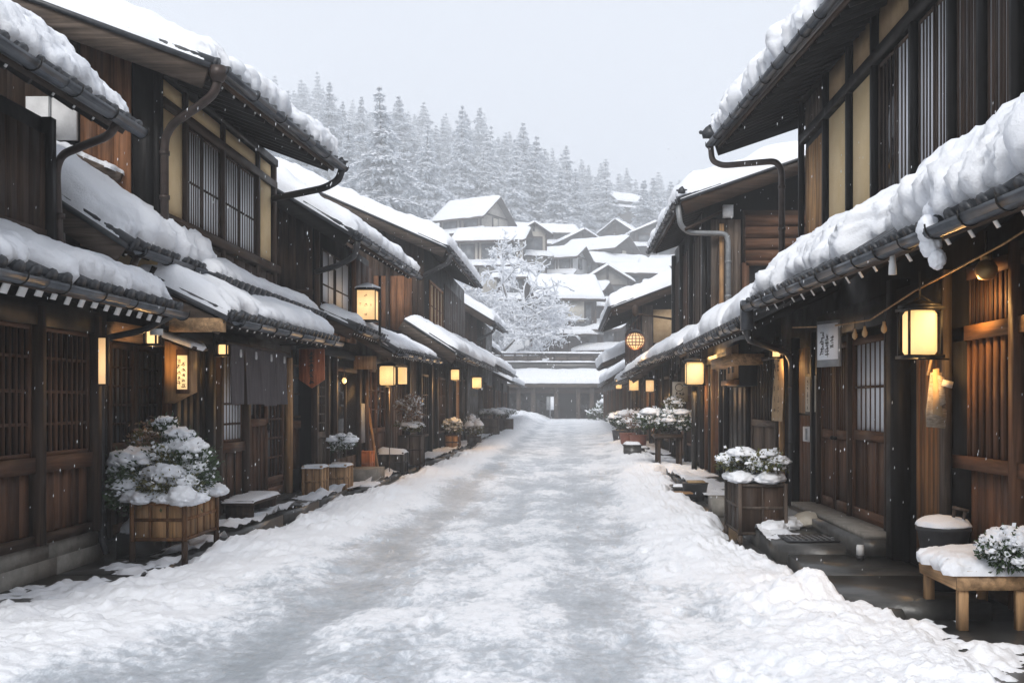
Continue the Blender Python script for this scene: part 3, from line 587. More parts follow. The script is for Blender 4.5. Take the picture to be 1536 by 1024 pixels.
lattice(H, x, s, U(680), U(687), .6, 2.4, 2, 0, 'orange', .06, .03, 'glow_window', 'lit_window', .06); lattice(H, x, s, U(690), U(700), .6, 2.4, 5, 2, 'grey', .06, .03, 'pane_grey', 'lattice_window', .06)

# ---- fifth and sixth house
H = thing('small_gable_house', 'narrower wooden house between the broad-roofed house and the bare tree', 'house', (-3.9, 48, 0), 'wooden townhouses of the left row')
x = -3.9; zr = lambda X: 5.1 + (-3.2 - X) * .6 - .2
body(H, x, s, 44, 52, 0, zr(x), 6, .6, 'blackz'); gboards(H, 43.99, -6.5, -3.95, 3, zr, 9, 'darkz', seed=3); MB().box(-5.0, -4.7, 43.8, 43.9, 4.7, 4.95, 'white_paint').build('rafter_end', H)
lattice(H, x, s, 45, 47.5, 3.4, 4.8, 3, 1, 'dark', .07, .04, 'pane_grey', 'window', .08); lattice(H, x, s, 48.5, 51.5, .5, 2.4, 4, 2, 'brown', .07, .04, 'pane_grey', 'lattice_window', .08)
boards(H, x, s, 46.2, 48.3, .2, 2.5, 5, 'greyz', batten=.03)
roof(H, (-3.1, 42.8, 5.05), (-3.0, 49.2, 5.05), (-8, 42.8, 8), (-8, 49.2, 8), .36, 15.2, raf=.5, tip=.06, rw=.3, lump=.7)
roof(H, (-2.75, 45.9, 3.0), (-2.75, 54, 3.0), (-3.95, 45.9, 3.7), (-3.95, 54, 3.7), .25, 15.9, raf=.5, tip=.05, lump=.7, name='porch_roof', rake=False)
pipe(H, [(-3.05, 43, 4.9), (-3.2, 43.2, 4.6), (-3.9, 43.9, 4.3)], .06, 'pipe_black')
H = thing('low_end_house', 'low two-storey house far down the left side before the covered gallery', 'house', (-4.2, 62, 0), 'wooden townhouses of the left row')
x = -4.3; body(H, x, s, 53, 72, 0, 4.4, 5, .4, 'blackz')
roof(H, (-3.9, 52.6, 4.5), (-3.9, 60, 4.5), (-7, 52.6, 6), (-7, 60, 6), .3, 16.2, raf=.5, tip=.05, lump=.7); roof(H, (-3.9, 61, 3.9), (-3.9, 72, 3.9), (-7, 61, 5.2), (-7, 72, 5.2), .3, 17.2, raf=.5, tip=.05, lump=.7)
roof(H, (-3.0, 55, 2.75), (-3.0, 72, 2.75), (-4.3, 55, 3.4), (-4.3, 72, 3.4), .28, 18.2, raf=.5, tip=.05, lump=.7, rake=False, name='porch_roof')
for y in (55, 58.5, 62, 65.5, 69): lattice(H, x, s, y, y + 2.4, .4, 2.3, 4, 1, 'brown', .08, .04, 'pane_grey', 'lattice_window', .1)
for y in (57.9, 64.9, 71.5): post(H, x, s, y, 0, 2.8, .3, .15, 'blackz')
# ================================================================ RIGHT ROW
s = -1
H = thing('big_house', 'large dark wooden townhouse filling the right edge behind the lit paper lantern', 'house', (3.0, 9.5, 0), 'wooden townhouses of the right row')
x = 3.02; xu = 3.32; U = lambda p: UX(p, x); UU = lambda p: UX(p, xu)
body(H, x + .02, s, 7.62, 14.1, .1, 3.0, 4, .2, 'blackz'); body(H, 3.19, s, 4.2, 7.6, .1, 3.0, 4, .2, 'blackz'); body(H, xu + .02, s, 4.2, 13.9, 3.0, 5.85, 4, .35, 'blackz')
# upper storey
for p in (1205.5, 1242, 1278, 1316, 1376, 1434, 1480, 1531): post(H, xu, s, UU(p), 3.2, 5.9, .085, .07, 'blackz')
for y in (6.6, 6.0, 5.2, 4.5): post(H, xu, s, y, 3.2, 5.9, .085, .07, 'blackz')
z = lambda py, p: WZ(py, UU(p))
for a, b, m_ in ((1209, 1238, 'tan_wood'), (1245, 1275, 'cream'), (1281, 1312, 'cream')):
    if m_ == 'cream': MB().box(xu, xu - .02, UU(b) + .03, UU(a) - .03, 3.45, 5.08, m_).build('plaster_panel', H)
    else:
        boards(H, xu, s, UU(b) + .02, UU(a) - .04, 3.72, 5.0, 5, 'tan_wood', 'bamboo_panel', .02); boards(H, xu, s, UU(b) + .02, UU(a) - .04, 3.3, 3.62, 5, 'greyz', 'slat_panel', .02)
for a, b in ((1245, 1275), (1281, 1312), (1320, 1372), (1380, 1430), (1438, 1476)): MB().box(xu, xu - .018, UU(b) + .03, UU(a) - .03, 5.3, 5.66, 'sign_tan').build('plaster_panel', H)
boards(H, xu, s, UU(1238), UU(1209) - .03, 5.25, 5.66, 6, 'greyz', 'slat_panel', .02)
rail(H, xu, s, 4.2, 13.85, 5.1, 5.22, .085, 'blacky'); rail(H, xu, s, 4.2, 13.85, 5.68, 5.82, .09, 'blacky'); rail(H, xu, s, 4.2, 13.85, 3.2, 3.3, .085, 'darky')
for a, b in ((1320, 1346), (1347, 1373), (1380, 1405), (1406, 1431), (1438, 1457), (1458, 1477), (1484, 1506), (1507, 1529)):
    lattice(H, xu, s, UU(b) + .005, UU(a) - .005, 3.5, 5.08, 3, [], 'dark', .032, .012, 'paper' if a >= 1347 else 'pane_dark', 'barred_window', .04)  # white panes: sky reflected in the glass is put into their colour
for y in (4.5, 5.2, 6.0): lattice(H, xu, s, y + .06, y + .6, 3.5, 5.08, 3, [], 'dark', .035, .03, 'pane_grey', 'barred_window', .05)
roof(H, (3.0, 5.5, 5.52), (2.26, 15.3, 5.52), (7.5, 5.5, 7.3), (7.5, 15.3, 7.3), .58, 21.1, raf=.24, tip=0, rake=False, brackets=.5, hole=.1, lump=1.1, tile=.24, rafl=1.6, both=False)
MB().bar((2.3, 15.33, 5.42), (7.5, 15.33, 7.2), .04, .22, 'blackx', (0, 0, 1)).build('bargeboard', H)
onigawara(H, (2.2, 15.32, 5.66), .75)
MB().box(2.72, 2.84, 12.5, 12.62, 5.55, 5.68, 'white_paint').build('vent_cap', H)
pipe(H, [(2.2, 15.2, 5.42), (2.22, 15.2, 5.2), (2.35, 15.0, 5.08), (3.0, 14.3, 4.98), (3.08, 14.25, 4.85), (3.08, 14.25, 3.3)], .045, 'pipe_brown', collars=[(3.08, 14.25, 4.6), (3.08, 14.25, 4.0)])
# lower roof
roof(H, (2.38, 4.2, 2.6), (2.01, 10.75, 2.6), (3.34, 4.2, 3.22), (3.34, 10.75, 3.22), .35, 22.4, raf=.3, tip=.045, th=2.6, brackets=.42, hole=.55, lump=1.15, tile=.2, rake=False, name='lower_roof', setback=.07, rafl=.9, sag=.05)
roof(H, (2.0, 10.98, 2.44), (2.0, 17.3, 2.44), (3.06, 10.98, 2.95), (3.06, 17.3, 2.95), .28, 23.4, raf=.26, tip=.04, brackets=.45, hole=.0, lump=.9, tile=.22, rake=False, name='lower_roof', splits=((0.01, .33, .30), (.35, .68, .34), (.70, 1.01, .26)))
MB().bar((1.98, 17.33, 2.44), (3.06, 17.33, 2.95), .04, .16, 'blackx', (0, 0, 1)).build('bargeboard', H)
sm = MB(); 
for k, (py, pz, r) in enumerate(((6.05, 2.56, .085), (6.07, 2.46, .075), (6.02, 2.37, .06), (6.1, 2.66, .09))): lumpy(sm, (2.2 + .02 * k, py, pz), (r * .8, r, r), seed=k, sub=4, flat=1)
sm.build('snow_clump', H, True)
MB().box(1.9, 2.02, 10.78, 10.92, 2.3, 2.62, 'gutter').build('gutter_hopper', H)
pipe(H, [(1.96, 10.85, 2.34), (2.0, 10.9, 2.2), (2.85, 12.9, 2.16), (2.93, 12.95, 2.05), (2.93, 12.95, .15)], .042, 'pipe_black', collars=[(2.93, 12.95, 1.7), (2.93, 12.95, 1.0)])
# street level: wide slats, orange rail, plank door, big doors
xs = 3.12; US = lambda p: UX(p, xs)
for k, (a, b) in enumerate(((US(1536) - .0, US(1437)), (5.2, US(1536) - .08), (4.2, 5.12))):
    a += .02
    rail(H, xs, s, a, b, 1.98, 2.09, .08, 'orangey'); rail(H, xs, s, a, b, 2.44, 2.54, .06, 'browny'); boards(H, xs, s, a, b, 2.09, 2.44, 14, 'brownz', 'transom_slats', .03, batten=.01)
    m = MB(); nn = 9
    for i in range(nn): c = a + (b - a) * (i + .5) / nn; m.box(xs - .03, xs - .055, c - .032, c + .032, 1.1, 1.98, 'brownz')
    o = m.build('slat_screen', H); rail(H, xs, s, a, b, 1.0, 1.1, .085, 'browny'); boards(H, xs, s, a, b, .2, 1.0, 8, 'brownz', seed=k); rail(H, xs, s, a, b, .1, .2, .07, 'darky')
post(H, xs, s, US(1536) - .03, .1, 2.6, .1, .1, 'brownz'); post(H, x, s, U(1424) , .1, 2.55, .10, .06, 'greyz')
boards(H, x, s, U(1416), U(1378), .2, 2.2, 6, 'orangez', 'plank_door'); post(H, x, s, U(1359), .1, 2.6, .22, .14, 'blackz')
rail(H, x, s, U(1424), U(1240), 2.24, 2.5, .12, 'blacky', 'lintel')
door(H, x, s, U(1340), U(1285), .32, 2.16, 1.18, 6, 1, 'brown', 'paper', 3, 'sliding_door', handle=False, bar=.028)
for a, b in ((1283, 1259), (1258, 1238)):
    o = door(H, x, s, U(a), U(b), .32, 2.16, 1.16, 5, 0, 'brown', 'pane_dark', 1, 'swing_door', bar=.04)
    MB().lathe((x - .06, U(1259 if a > 1270 else 1258) + (-.05 if a < 1270 else .05) * -1, 1.1), [(.02, 0), (.028, .02), (.015, .04)], 'iron', 8).build('handle', o)
for p in (1342, 1284, 1236): post(H, x, s, U(p), .28, 2.25, .07, .09, 'darkz')
MB().box(2.6, 3.0, U(1352), U(1229), .1, .28, 'stone').box(2.68, 3.02, U(1352), U(1229), .28, .33, 'stone_pale').build('threshold', H)
boards(H, x, s, U(1224), U(1202), .2, 1.35, 4, 'brownz'); MB().box(x, x - .03, U(1224), U(1202), 1.38, 2.2, 'tan_wood').build('board_panel', H)
for p in (1229, 1198): post(H, x, s, U(p), .1, 2.35, .12, .1, 'blackz')
post(H, x, s, U(1176), .1, 2.2, .12, .06, 'tan_wood')
door(H, x, s, U(1168), U(1131), .3, 2.2, 1.2, 7, 0, 'grey', 'pane_dark', 2, 'slatted_door', bar=.035); MB().box(2.75, 3.0, U(1172), U(1128), .05, .3, 'stone').build('threshold', H)
post(H, x, s, U(1127), .1, 2.3, .14, .1, 'blackz')
# dark shop front further along
H = thing('shop_house', 'dark narrow shop front with warm-lit posts under the low snowy eave on the right', 'house', (3.0, 18, 0), 'wooden townhouses of the right row')
body(H, x + .03, s, 14.1, 21.2, .1, 2.95, 4, .1, 'blackz')
boards(H, x, s, U(1125), U(1095), .2, 2.3, 4, 'blackz'); 
for p, mt in ((1093, 'blackz'), (1086, 'blackz'), (1074, 'orangez'), (1070, 'blackz'), (1064, 'brownz')): post(H, x, s, U(p), .1, 2.4, .1, .1, mt)
lattice(H, x, s, U(1085), U(1076), .4, 2.2, 3, 2, 'brown', .03, .03, 'glow_window', 'lit_window', .05)
lattice(H, x, s, U(1069), U(1061), .4, 2.2, 3, 2, 'dark', .04, .03, 'pane_grey', 'lattice_window', .05); rail(H, x, s, 14.1, 21.2, 2.3, 2.45, .12, 'blacky', 'lintel')
rail(H, x, s, 15.2, 17.4, 2.1, 2.26, .5, 'pale_wood', 'fascia_board')
# ---- second tall house right
H = thing('corner_house', 'two-storey board house with bracketed gutter beyond the thick brown downpipe', 'house', (2.95, 23.5, 0), 'wooden townhouses of the right row')
x = 2.95; zr = lambda X: 5.6 + (X - 2.26) * .35 - .18
body(H, x, s, 20.7, 27.2, 2.4, zr(x), 7, .35, 'blackz'); body(H, x, s, 21.2, 27.2, .1, 2.5, 5, 0, 'blackz')
MB().box(3.66, 5.35, 20.6, 20.68, 4.4, 5.5, 'darkx').build('gable_boards', H)
for k in range(4): MB().box(3.7, 5.3, 20.56, 20.6, 4.45 + k * .24, 4.67 + k * .24, 'brownx').build('gable_boards', H)
o = MB().box(3.75, 4.6, 20.55, 20.6, 3.3, 4.35, 'pane_dark').build('window', H); MB().box(3.62, 3.76, 20.5, 20.62, 3.2, 4.4, 'brownz').box(3.7, 4.7, 20.5, 20.62, 4.34, 4.44, 'brownx').box(3.75, 4.6, 20.52, 20.6, 3.66, 3.7, 'pale_wood').build('frame', o)
gboards(H, 20.6, 2.98, 3.6, 2.9, lambda X: 5.3, 4, 'greyz', seed=12); gboards(H, 20.6, 4.75, 5.4, 3.2, lambda X: 4.38, 4, 'darkz', seed=13)
MB().box(3.15, 3.24, 20.5, 20.56, 2.9, 5.2, 'tan_wood').build('corner_strip', H)
for y in (21, 23.2, 25.2, 27.0): post(H, x, s, y, 2.4, 5.5, .16, .1, 'blackz')
boards(H, x, s, 21.1, 23.1, 3.0, 5.2, 5, 'greyz', batten=.02); boards(H, x, s, 23.3, 25.1, 3.0, 5.2, 5, 'brownz', batten=.02); boards(H, x, s, 25.3, 26.9, 3.0, 5.2, 5, 'greyz', batten=.02)
roof(H, (2.26, 20, 5.6), (2.26, 26.6, 5.6), (8, 20, 7.6), (8, 26.6, 7.6), .42, 24.6, raf=.35, tip=0, rw=.34, rakemat='darkx', brackets=.45, lump=.7, setback=.0)
onigawara(H, (2.3, 19.9, 5.75), .5)
pipe(H, [(2.25, 20.1, 5.5), (2.3, 20.15, 5.1), (2.5, 20.3, 4.98), (3.25, 20.4, 4.98), (3.31, 20.4, 4.85), (3.31, 20.4, 2.7)], .055, 'grey_metal', collars=[(3.31, 20.4, 4.4), (3.31, 20.4, 3.7), (3.31, 20.4, 3.0)])
MB().box(3.2, 3.4, 20.3, 20.45, 5.3, 5.55, 'white_paint').build('junction_box', H)
m = MB(); m.bar((2.4, 20.15, 5.02), (3.2, 20.5, 5.45), .06, .06, 'darkx'); m.build('strut', H)
roof(H, (2.3, 21.3, 2.62), (2.05, 27.8, 2.62), (2.97, 21.3, 3.1), (2.97, 27.8, 3.1), .26, 25.6, raf=.3, tip=.04, lump=.8, name='lower_roof', hole=.05, rw=.12)
for y in (21.3, 22.6, 24.2, 25.6, 27.1): post(H, x, s, y, .0, 2.5, .14, .1, 'blackz')
boards(H, x, s, 21.4, 22.5, .2, 2.4, 4, 'blackz'); lattice(H, x, s, 22.7, 24.1, .5, 2.3, 4, 2, 'brown', .05, .03, 'pane_grey', 'lattice_window', .06); boards(H, x, s, 24.3, 25.5, .2, 2.4, 4, 'brownz'); lattice(H, x, s, 25.7, 27.0, .5, 2.3, 4, 2, 'dark', .05, .03, 'pane_grey', 'lattice_window', .06)
# ---- third right
H = thing('projecting_house', 'projecting upper-storey house behind the round lattice lantern', 'house', (2.6, 38, 0), 'wooden townhouses of the right row')
x = 2.6; zr = lambda X: 4.75 + (X - 1.45) * .375 - .2
body(H, x, s, 34.5, 44, 2.8, zr(x), 8, .375, 'blackz'); body(H, 2.95, s, 27.3, 46, .0, 2.9, 6, .0, 'blackz')
MB().box(3.0, 4.2, 34.4, 34.48, 3.6, 4.75, 'sign_tan').build('plaster_panel', H); MB().box(2.62, 2.98, 34.38, 34.48, 2.9, 4.9, 'greyz').build('post', H); gboards(H, 34.48, 4.3, 7, 3.0, zr, 9, 'darkz', seed=3)
for k in range(4): lattice(H, x, s, 35 + k * 2.2, 37 + k * 2.2, 3.2, 4.6, 5, 0, 'brown', .07, .05, 'pane_grey', 'barred_window', .08)
roof(H, (1.45, 33.9, 4.75), (1.45, 44, 4.75), (9, 33.9, 7.6), (9, 44, 7.6), .5, 26.6, raf=.5, tip=.05, rw=.3, rakemat='darkx', lump=.8, gutter=False)
roof(H, (2.0, 28.1, 2.5), (2.0, 34.5, 2.5), (2.97, 28.1, 3.05), (2.97, 34.5, 3.05), .25, 27.6, raf=.35, tip=.04, lump=.8, name='lower_roof', rake=True)
roof(H, (2.2, 35, 2.4), (2.2, 45.5, 2.4), (3.0, 35, 2.9), (3.0, 45.5, 2.9), .3, 28.6, raf=.4, tip=.04, lump=.8, name='lower_roof')
roof(H, (1.55, 44.2, 3.3), (1.55, 52, 3.3), (4, 44.2, 4.4), (4, 52, 4.4), .5, 29.6, raf=.4, tip=.05, lump=.8, name='lower_roof', gutter=False)
x = 2.95
for k in range(8): post(H, x, s, 27.6 + k * 2.3, 0, 2.6, .16, .1, 'blackz')
for k in range(7):
    a = 27.75 + k * 2.3
    if k % 2: boards(H, x, s, a, a + 2, .2, 2.3, 5, 'brownz', batten=.02)
    else: lattice(H, x, s, a, a + 2, .4, 2.3, 4, 2, 'orange' if k == 2 else 'dark', .06, .03, 'glow_window' if k == 2 else 'pane_grey', 'lattice_window', .08)
H = thing('far_low_house', 'last low house on the right side before the covered gallery', 'house', (3.0, 62, 0), 'wooden townhouses of the right row')
body(H, 2.95, s, 46.1, 80, 0, 3.2, 6, .3, 'blackz')
roof(H, (2.1, 52.5, 2.75), (2.1, 64, 2.75), (3.4, 52.5, 3.6), (3.4, 64, 3.6), .4, 30.6, raf=.5, tip=.05, lump=.8); roof(H, (2.4, 65, 2.9), (2.6, 80, 2.9), (4.6, 65, 4), (4.6, 80, 4), .4, 31.6, raf=.5, tip=.05, lump=.8)
for k in range(10): lattice(H, 2.95, s, 46.5 + k * 3.3, 49 + k * 3.3, .4, 2.4, 4, 1, 'brown' if k % 2 else 'grey', .09, .04, 'pane_grey', 'lattice_window', .1)
# ================================================================ GROUND, ROAD SNOW, HILL
def terr(X, Y):
    t = np.clip(X / np.maximum(Y, 1), -.5, .5)
    s1 = np.interp(t, [-.3, -.1, 0, .1, .3], [.60, .55, .40, .28, .24]); s2 = np.interp(t, [-.3, -.1, 0, .1, .3], [.33, .265, .25, .235, .23])
    d = np.clip(Y - 100, 0, 235); return s1 * np.minimum(d, 50) + s2 * np.maximum(d - 50, 0) - .6 * np.maximum(Y - 345, 0)
m = MB(); m.add([(-900, -60, 0), (900, -60, 0), (900, 1600, 0), (-900, 1600, 0)], [(0, 1, 2, 3)], 'stone'); tag(m.build('ground'), kind='structure')
def axis(y0, y1, f):
    o = [y0]
    while o[-1] < y1: o.append(o[-1] + f(o[-1]))
    return np.array(o)
Yg = axis(2.6, 97, lambda y: min(.14, max(.011, .0007 * y * y))); Xg = np.linspace(-4.35, 3.6, 520)
X, Y = np.meshgrid(Xg, Yg, indexing='ij'); Pq = np.stack([X, Y, X * 0], -1)
lf = perlin(Pq * .55 + 5); mf = perlin(Pq * 1.9 + 9); hf = perlin(Pq * 5 + 2)
edge = .46 * lf + .34 * mf + .06 * hf + .12 * perlin(Pq * 11 + 4)
xl = np.interp(Y, [0, 5.6, 7, 8.2, 9.5, 11, 14, 18, 24, 34, 50, 97], [-4.1, -3.95, -3.6, -3.45, -3.36, -3.2, -3.2, -3.1, -2.95, -3.1, -3.3, -5.5])
xr = np.interp(Y, [0, 5.2, 5.6, 7, 8.2, 10, 13, 16, 22, 30, 45, 80, 97], [2.25, 2.2, 2.12, 1.98, 1.86, 1.66, 1.85, 1.75, 2.1, 2.3, 2.6, 3.4, 7.5])
dl = X - (xl + edge * .8); dr = (xr + edge * .55) - X; dd = np.minimum(dl, dr)
bank = .095 * (1 - sstep(.9, 2.1, dl)) + .095 * (1 - sstep(.5, 1.3, dr))
bank = bank + .55 * sstep(55, 80, Y) * sstep(-1.2, -3.2, X)
bank = bank * (.75 + .7 * np.clip(perlin(Pq * .8 + 31) + .3, 0, 1))
rise = np.sqrt(np.clip(dd / .14, 0, 1)) * (1) - .35 * np.clip(-dd / .3, 0, 1)
road = sstep(.6, 1.4, np.minimum(dl, dr * 1.25))
trk = np.exp(-((X + 1.72 + .12 * perlin(Pq * .3)) / .30) ** 2) + .6 * np.exp(-((X - .15 + .2 * perlin(Pq * .3 + 8)) / .38) ** 2) + .5 * np.exp(-((X + .75) / .3) ** 2)
P2 = Pq * np.array([1, .62, 1])
fine = [(o, v) for o, v in ((3.2, .020), (8, .014), (17, .007))]
Z = .035 + bank + .03 * perlin(Pq * 1.3 + 40)
Zb = (.55 + .9 * np.clip(perlin(Pq * .9 + 61) + .45, 0, 1.2)) * billow(Pq + 3, [(1.5, .07), (3.6, .045), (8.5, .028), (18, .020), (38, .012)]) ; far = np.clip(1.3 - Y / 60, .35, 1)
Zr = billow(P2 + 11, [(1.6, .018), (5.5, .013), (12, .011), (26, .008), (44, .005)]) * (1 - .55 * np.clip(trk, 0, 1))
Z = Z + (Zb * (1 - road) + Zr * road) * far - .022 * trk * road
Z = Z * np.clip(rise, -1, 1) - .02 * (dd < 0)
rq = random.Random(6)
for k in range(90):                                                # old footprints, half filled
    yy = 4.6 + 22 * rq.random() ** 1.4; xx = rq.choice((-1.1, .4, .9, 1.1)) + rq.uniform(-.35, .35) + .12 * (k % 2); a = rq.uniform(-.3, .3)
    i0, i1 = np.searchsorted(Yg, [yy - .25, yy + .25]); ux = (X[:, i0:i1] - xx) * math.cos(a) + (Y[:, i0:i1] - yy) * math.sin(a); uy = (Y[:, i0:i1] - yy) * math.cos(a) - (X[:, i0:i1] - xx) * math.sin(a)
    q = (ux / .055) ** 2 + (uy / .14) ** 2; Z[:, i0:i1] += -.022 * np.exp(-q ** 2) + .010 * np.exp(-((np.sqrt(q) - 1.35) / .3) ** 2)
P3 = Pq * np.array([1, .55, 1])
ice = road * (.36 + .34 * np.clip(trk, 0, 1.2) + .60 * perlin(P3 * .9 + 70) + .42 * perlin(P3 * 2.3 + 20) + .34 * perlin(P3 * 5.3 + 9) + .26 * perlin(Pq * 12 + 19)) * np.clip(1.15 - Y / 140, .4, 1)
Z = Z - .016 * sstep(.2, .6, ice) * road * (Y < 60)
Z = np.where(dd > .25, np.maximum(Z, .008 + .004 * perlin(Pq * 9)), Z); ice = np.clip(ice, 0, 1.1)
m = MB(); m.grid(np.stack([X, Y, Z], -1), 'road'); o = m.build('road_snow', None, True); tag(o, kind='structure')
at = o.data.attributes.new('ice', 'FLOAT', 'POINT'); at.data.foreach_set('value', ice.astype(np.float32).ravel())
# paved strips beside the houses: raised wet slabs with snow patches
def slab(name, x0, x1, y0, y1, z, n=3, seed=1, patch=(), mat='stone'):
    rg = random.Random(seed); m = MB(); ys = np.linspace(y0, y1, n + 1)
    for a, b in zip(ys, ys[1:]): m.box(x0 + rg.uniform(-.02, .02), x1, a, b - .012, -.05, z + rg.uniform(-.005, .005), mat)
    o = m.build(name)
    if patch:
        side = 1 if x0 > 0 else -1; res = max(.013, .0028 * (y0 + y1) / 2); xs_ = np.arange(x0 - .03, x1 + .03, res); yy = np.arange(y0, y1, res * 1.4)
        A, B = np.meshgrid(xs_, yy, indexing='ij'); Q = np.stack([A, B, A * 0 + seed * 3.7], -1)
        edge_ = (x1 - A) if side > 0 else (A - x0)                      # distance from the house wall
        f = 1.5 * perlin(Q * 1.5) + .8 * perlin(Q * 4.1) + .5 * perlin(Q * 10) + (edge_ / (x1 - x0) - .5) * .9 + patch - .5
        f = f + .14 * perlin(Q * 20); h = .085 * np.clip(f, 0, 1) * (1 + perlin(Q * 6)) + np.clip(f, 0, .3) * billow(Q, [(6, .08), (14, .05)]) - .003 * (f <= 0)
        k = np.arange(A.size).reshape(A.shape); q4 = np.stack([k[:-1, :-1], k[1:, :-1], k[1:, 1:], k[:-1, 1:]], -1).reshape(-1, 4); ok = (f.ravel()[q4] > 0).any(1)
        if ok.sum() > 3:
            q4 = q4[ok]; us, inv = np.unique(q4, return_inverse=True); P_ = np.stack([A, B, z + .007 + h], -1).reshape(-1, 3)[us]
            sm = MB(); sm.add(P_, inv.reshape(q4.shape), 'snow'); sm.build('snow_patch', o, True)
    return tag(o, kind='structure')
slab('pavement', -4.34, -3.55, 4.2, 9.3, .05, 6, 1, .32)
slab('pavement', -4.2, -3.55, 9.35, 10.4, .05, 1, 2, .45)
slab('pavement', -4.2, -3.5, 10.5, 15.9, .13, 3, 3, .35)
slab('pavement', -3.94, -3.4, 16.1, 24, .08, 5, 4, .6)
slab('pavement', -3.9, -3.2, 24.1, 44, .1, 9, 5, .9)
slab('pavement', 2.15, 3.2, 4.2, 6.75, .03, 2, 6, .2)
slab('pavement', 2.02, 2.95, 6.9, 9.15, .12, 2, 7, .0)
slab('pavement', 2.0, 2.95, 9.25, 11.3, .17, 2, 8, -.05)
slab('pavement', 2.25, 2.98, 11.4, 14.5, .1, 2, 9, .35)
slab('pavement', 2.1, 2.98, 14.6, 27, .07, 7, 10, .7)
slab('pavement', 2.25, 2.95, 27.2, 46, .1, 8, 11, .9)
# kerb stones and rubble poking out along the snow's right rim
for k, (a, b, c, d, e, g) in enumerate(((2.24, 6.92, .10, .08, .07, 'mossy'), (2.5, 6.98, .12, .06, .1, 'dark'), (2.12, 7.05, .06, .08, .05, 'low'))):
    m = MB(); lumpy(m, (a, b, .02), (c, d, e), 'stone', 3, .45, k * 2.3, .2); o = m.build('kerb_stone', None, True); tag(o, ('small %s kerb stone by the pale table\'s rear leg' % g), 'stone')
# hill
Xh = np.linspace(-149, 129, 110); Yh = np.linspace(99.5, 420, 120); X, Y = np.meshgrid(Xh, Yh, indexing='ij')
Z = terr(X, Y) + 1.2 * perlin(np.stack([X, Y, X * 0], -1) * .05) * np.clip((Y - 105) / 20, 0, 1) + .06
m = MB(); m.grid(np.stack([X, Y, Z], -1), 'snow'); tag(m.build('hill', None, True), kind='structure')
# ---------------------------------------------------------------- covered gallery closing the street
G = thing('covered_gallery', 'long low covered gallery with a snowy eave and terrace railing closing the street', 'building', (-.5, 97, 0))
m = MB(); m.box(-14, 16, 98.5, 99.3, 0, 5.2, 'blackz'); m.build('wall', G)
m = MB(); m.add([(-13, 94.2, 3.35), (15, 94.2, 3.35), (15, 97.0, 4.65), (-13, 97.0, 4.65)], [(0, 1, 2, 3)], 'tile').box(-13, 15, 94.25, 94.5, 3.0, 3.3, 'greyx'); o = m.build('roof', G)
sm = MB(); blanket(sm, (-13, 94.2, 3.4), (15, 94.2, 3.4), (-13, 97.0, 4.7), (15, 97.0, 4.7), .4, res=.35, seed=41, lump=.6); sm.build('snow_cover', o, True)
MB().box(-13, 15, 97.1, 97.8, 4.5, 5.65, 'stone').build('parapet', G); sm = MB(); blanket(sm, (-13, 96.9, 5.6), (15, 96.9, 5.5), (-13, 97.9, 5.6), (15, 97.9, 5.5), .14, res=.3, seed=42, lump=.6, setback=0); sm.build('snow_cover', G, True)
m = MB(); m.box(-13, 15, 97.9, 98.05, 6.3, 6.45, 'darkx')
for k in range(22): m.box(-13 + k * 1.3, -12.8 + k * 1.3, 97.9, 98.1, 5.6, 6.6, 'darkz')
m.box(-13, 15, 98.1, 98.3, 5.6, 6.2, 'greyx'); m.build('railing', G)
sm = MB(); blanket(sm, (-13, 97.7, 6.55), (15, 97.7, 6.35), (-13, 98.6, 6.6), (15, 98.6, 6.4), .15, res=.3, seed=43, lump=.6, setback=0); sm.build('snow_cover', G, True)
for xx in (-12, -10, -8, -6.1, -4.6, -3.2, -1.0, 1.1, 2.4, 3.9, 5.4, 7.6, 9.6, 12): MB().box(xx - .2, xx + .2, 95, 95.4, 0, 3.4, 'greyz').build('post', G)
for xx, w in ((-7.6, 1.1), (-4.6, 1.0), (-1.8, 1.1), (2.2, .9), (4.6, 1.0)): MB().box(xx - w, xx + w, 98.2, 98.45, .0, 3.0, 'pane_dark').build('door', G)
for k in range(30): MB().box(-13 + k * .96, -12.85 + k * .96, 94.3, 96.9, 2.96, 3.12, 'blacky').build('rafter', G)
MB().box(-13, 15, 95.05, 95.2, 2.5, 2.95, 'darkx').build('beam', G)
b = thing('notice_board', 'white two-leaf notice board on a post before the covered gallery', 'sign', (-1.55, 93.5, 0))
MB().box(-1.9, -1.58, 93.5, 93.56, .9, 2.15, 'grey_metal').box(-1.52, -1.2, 93.5, 93.56, .9, 2.15, 'paper').build('board', b); MB().box(-1.6, -1.5, 93.55, 93.65, 0, 2.1, 'grey_metal').build('post', b)
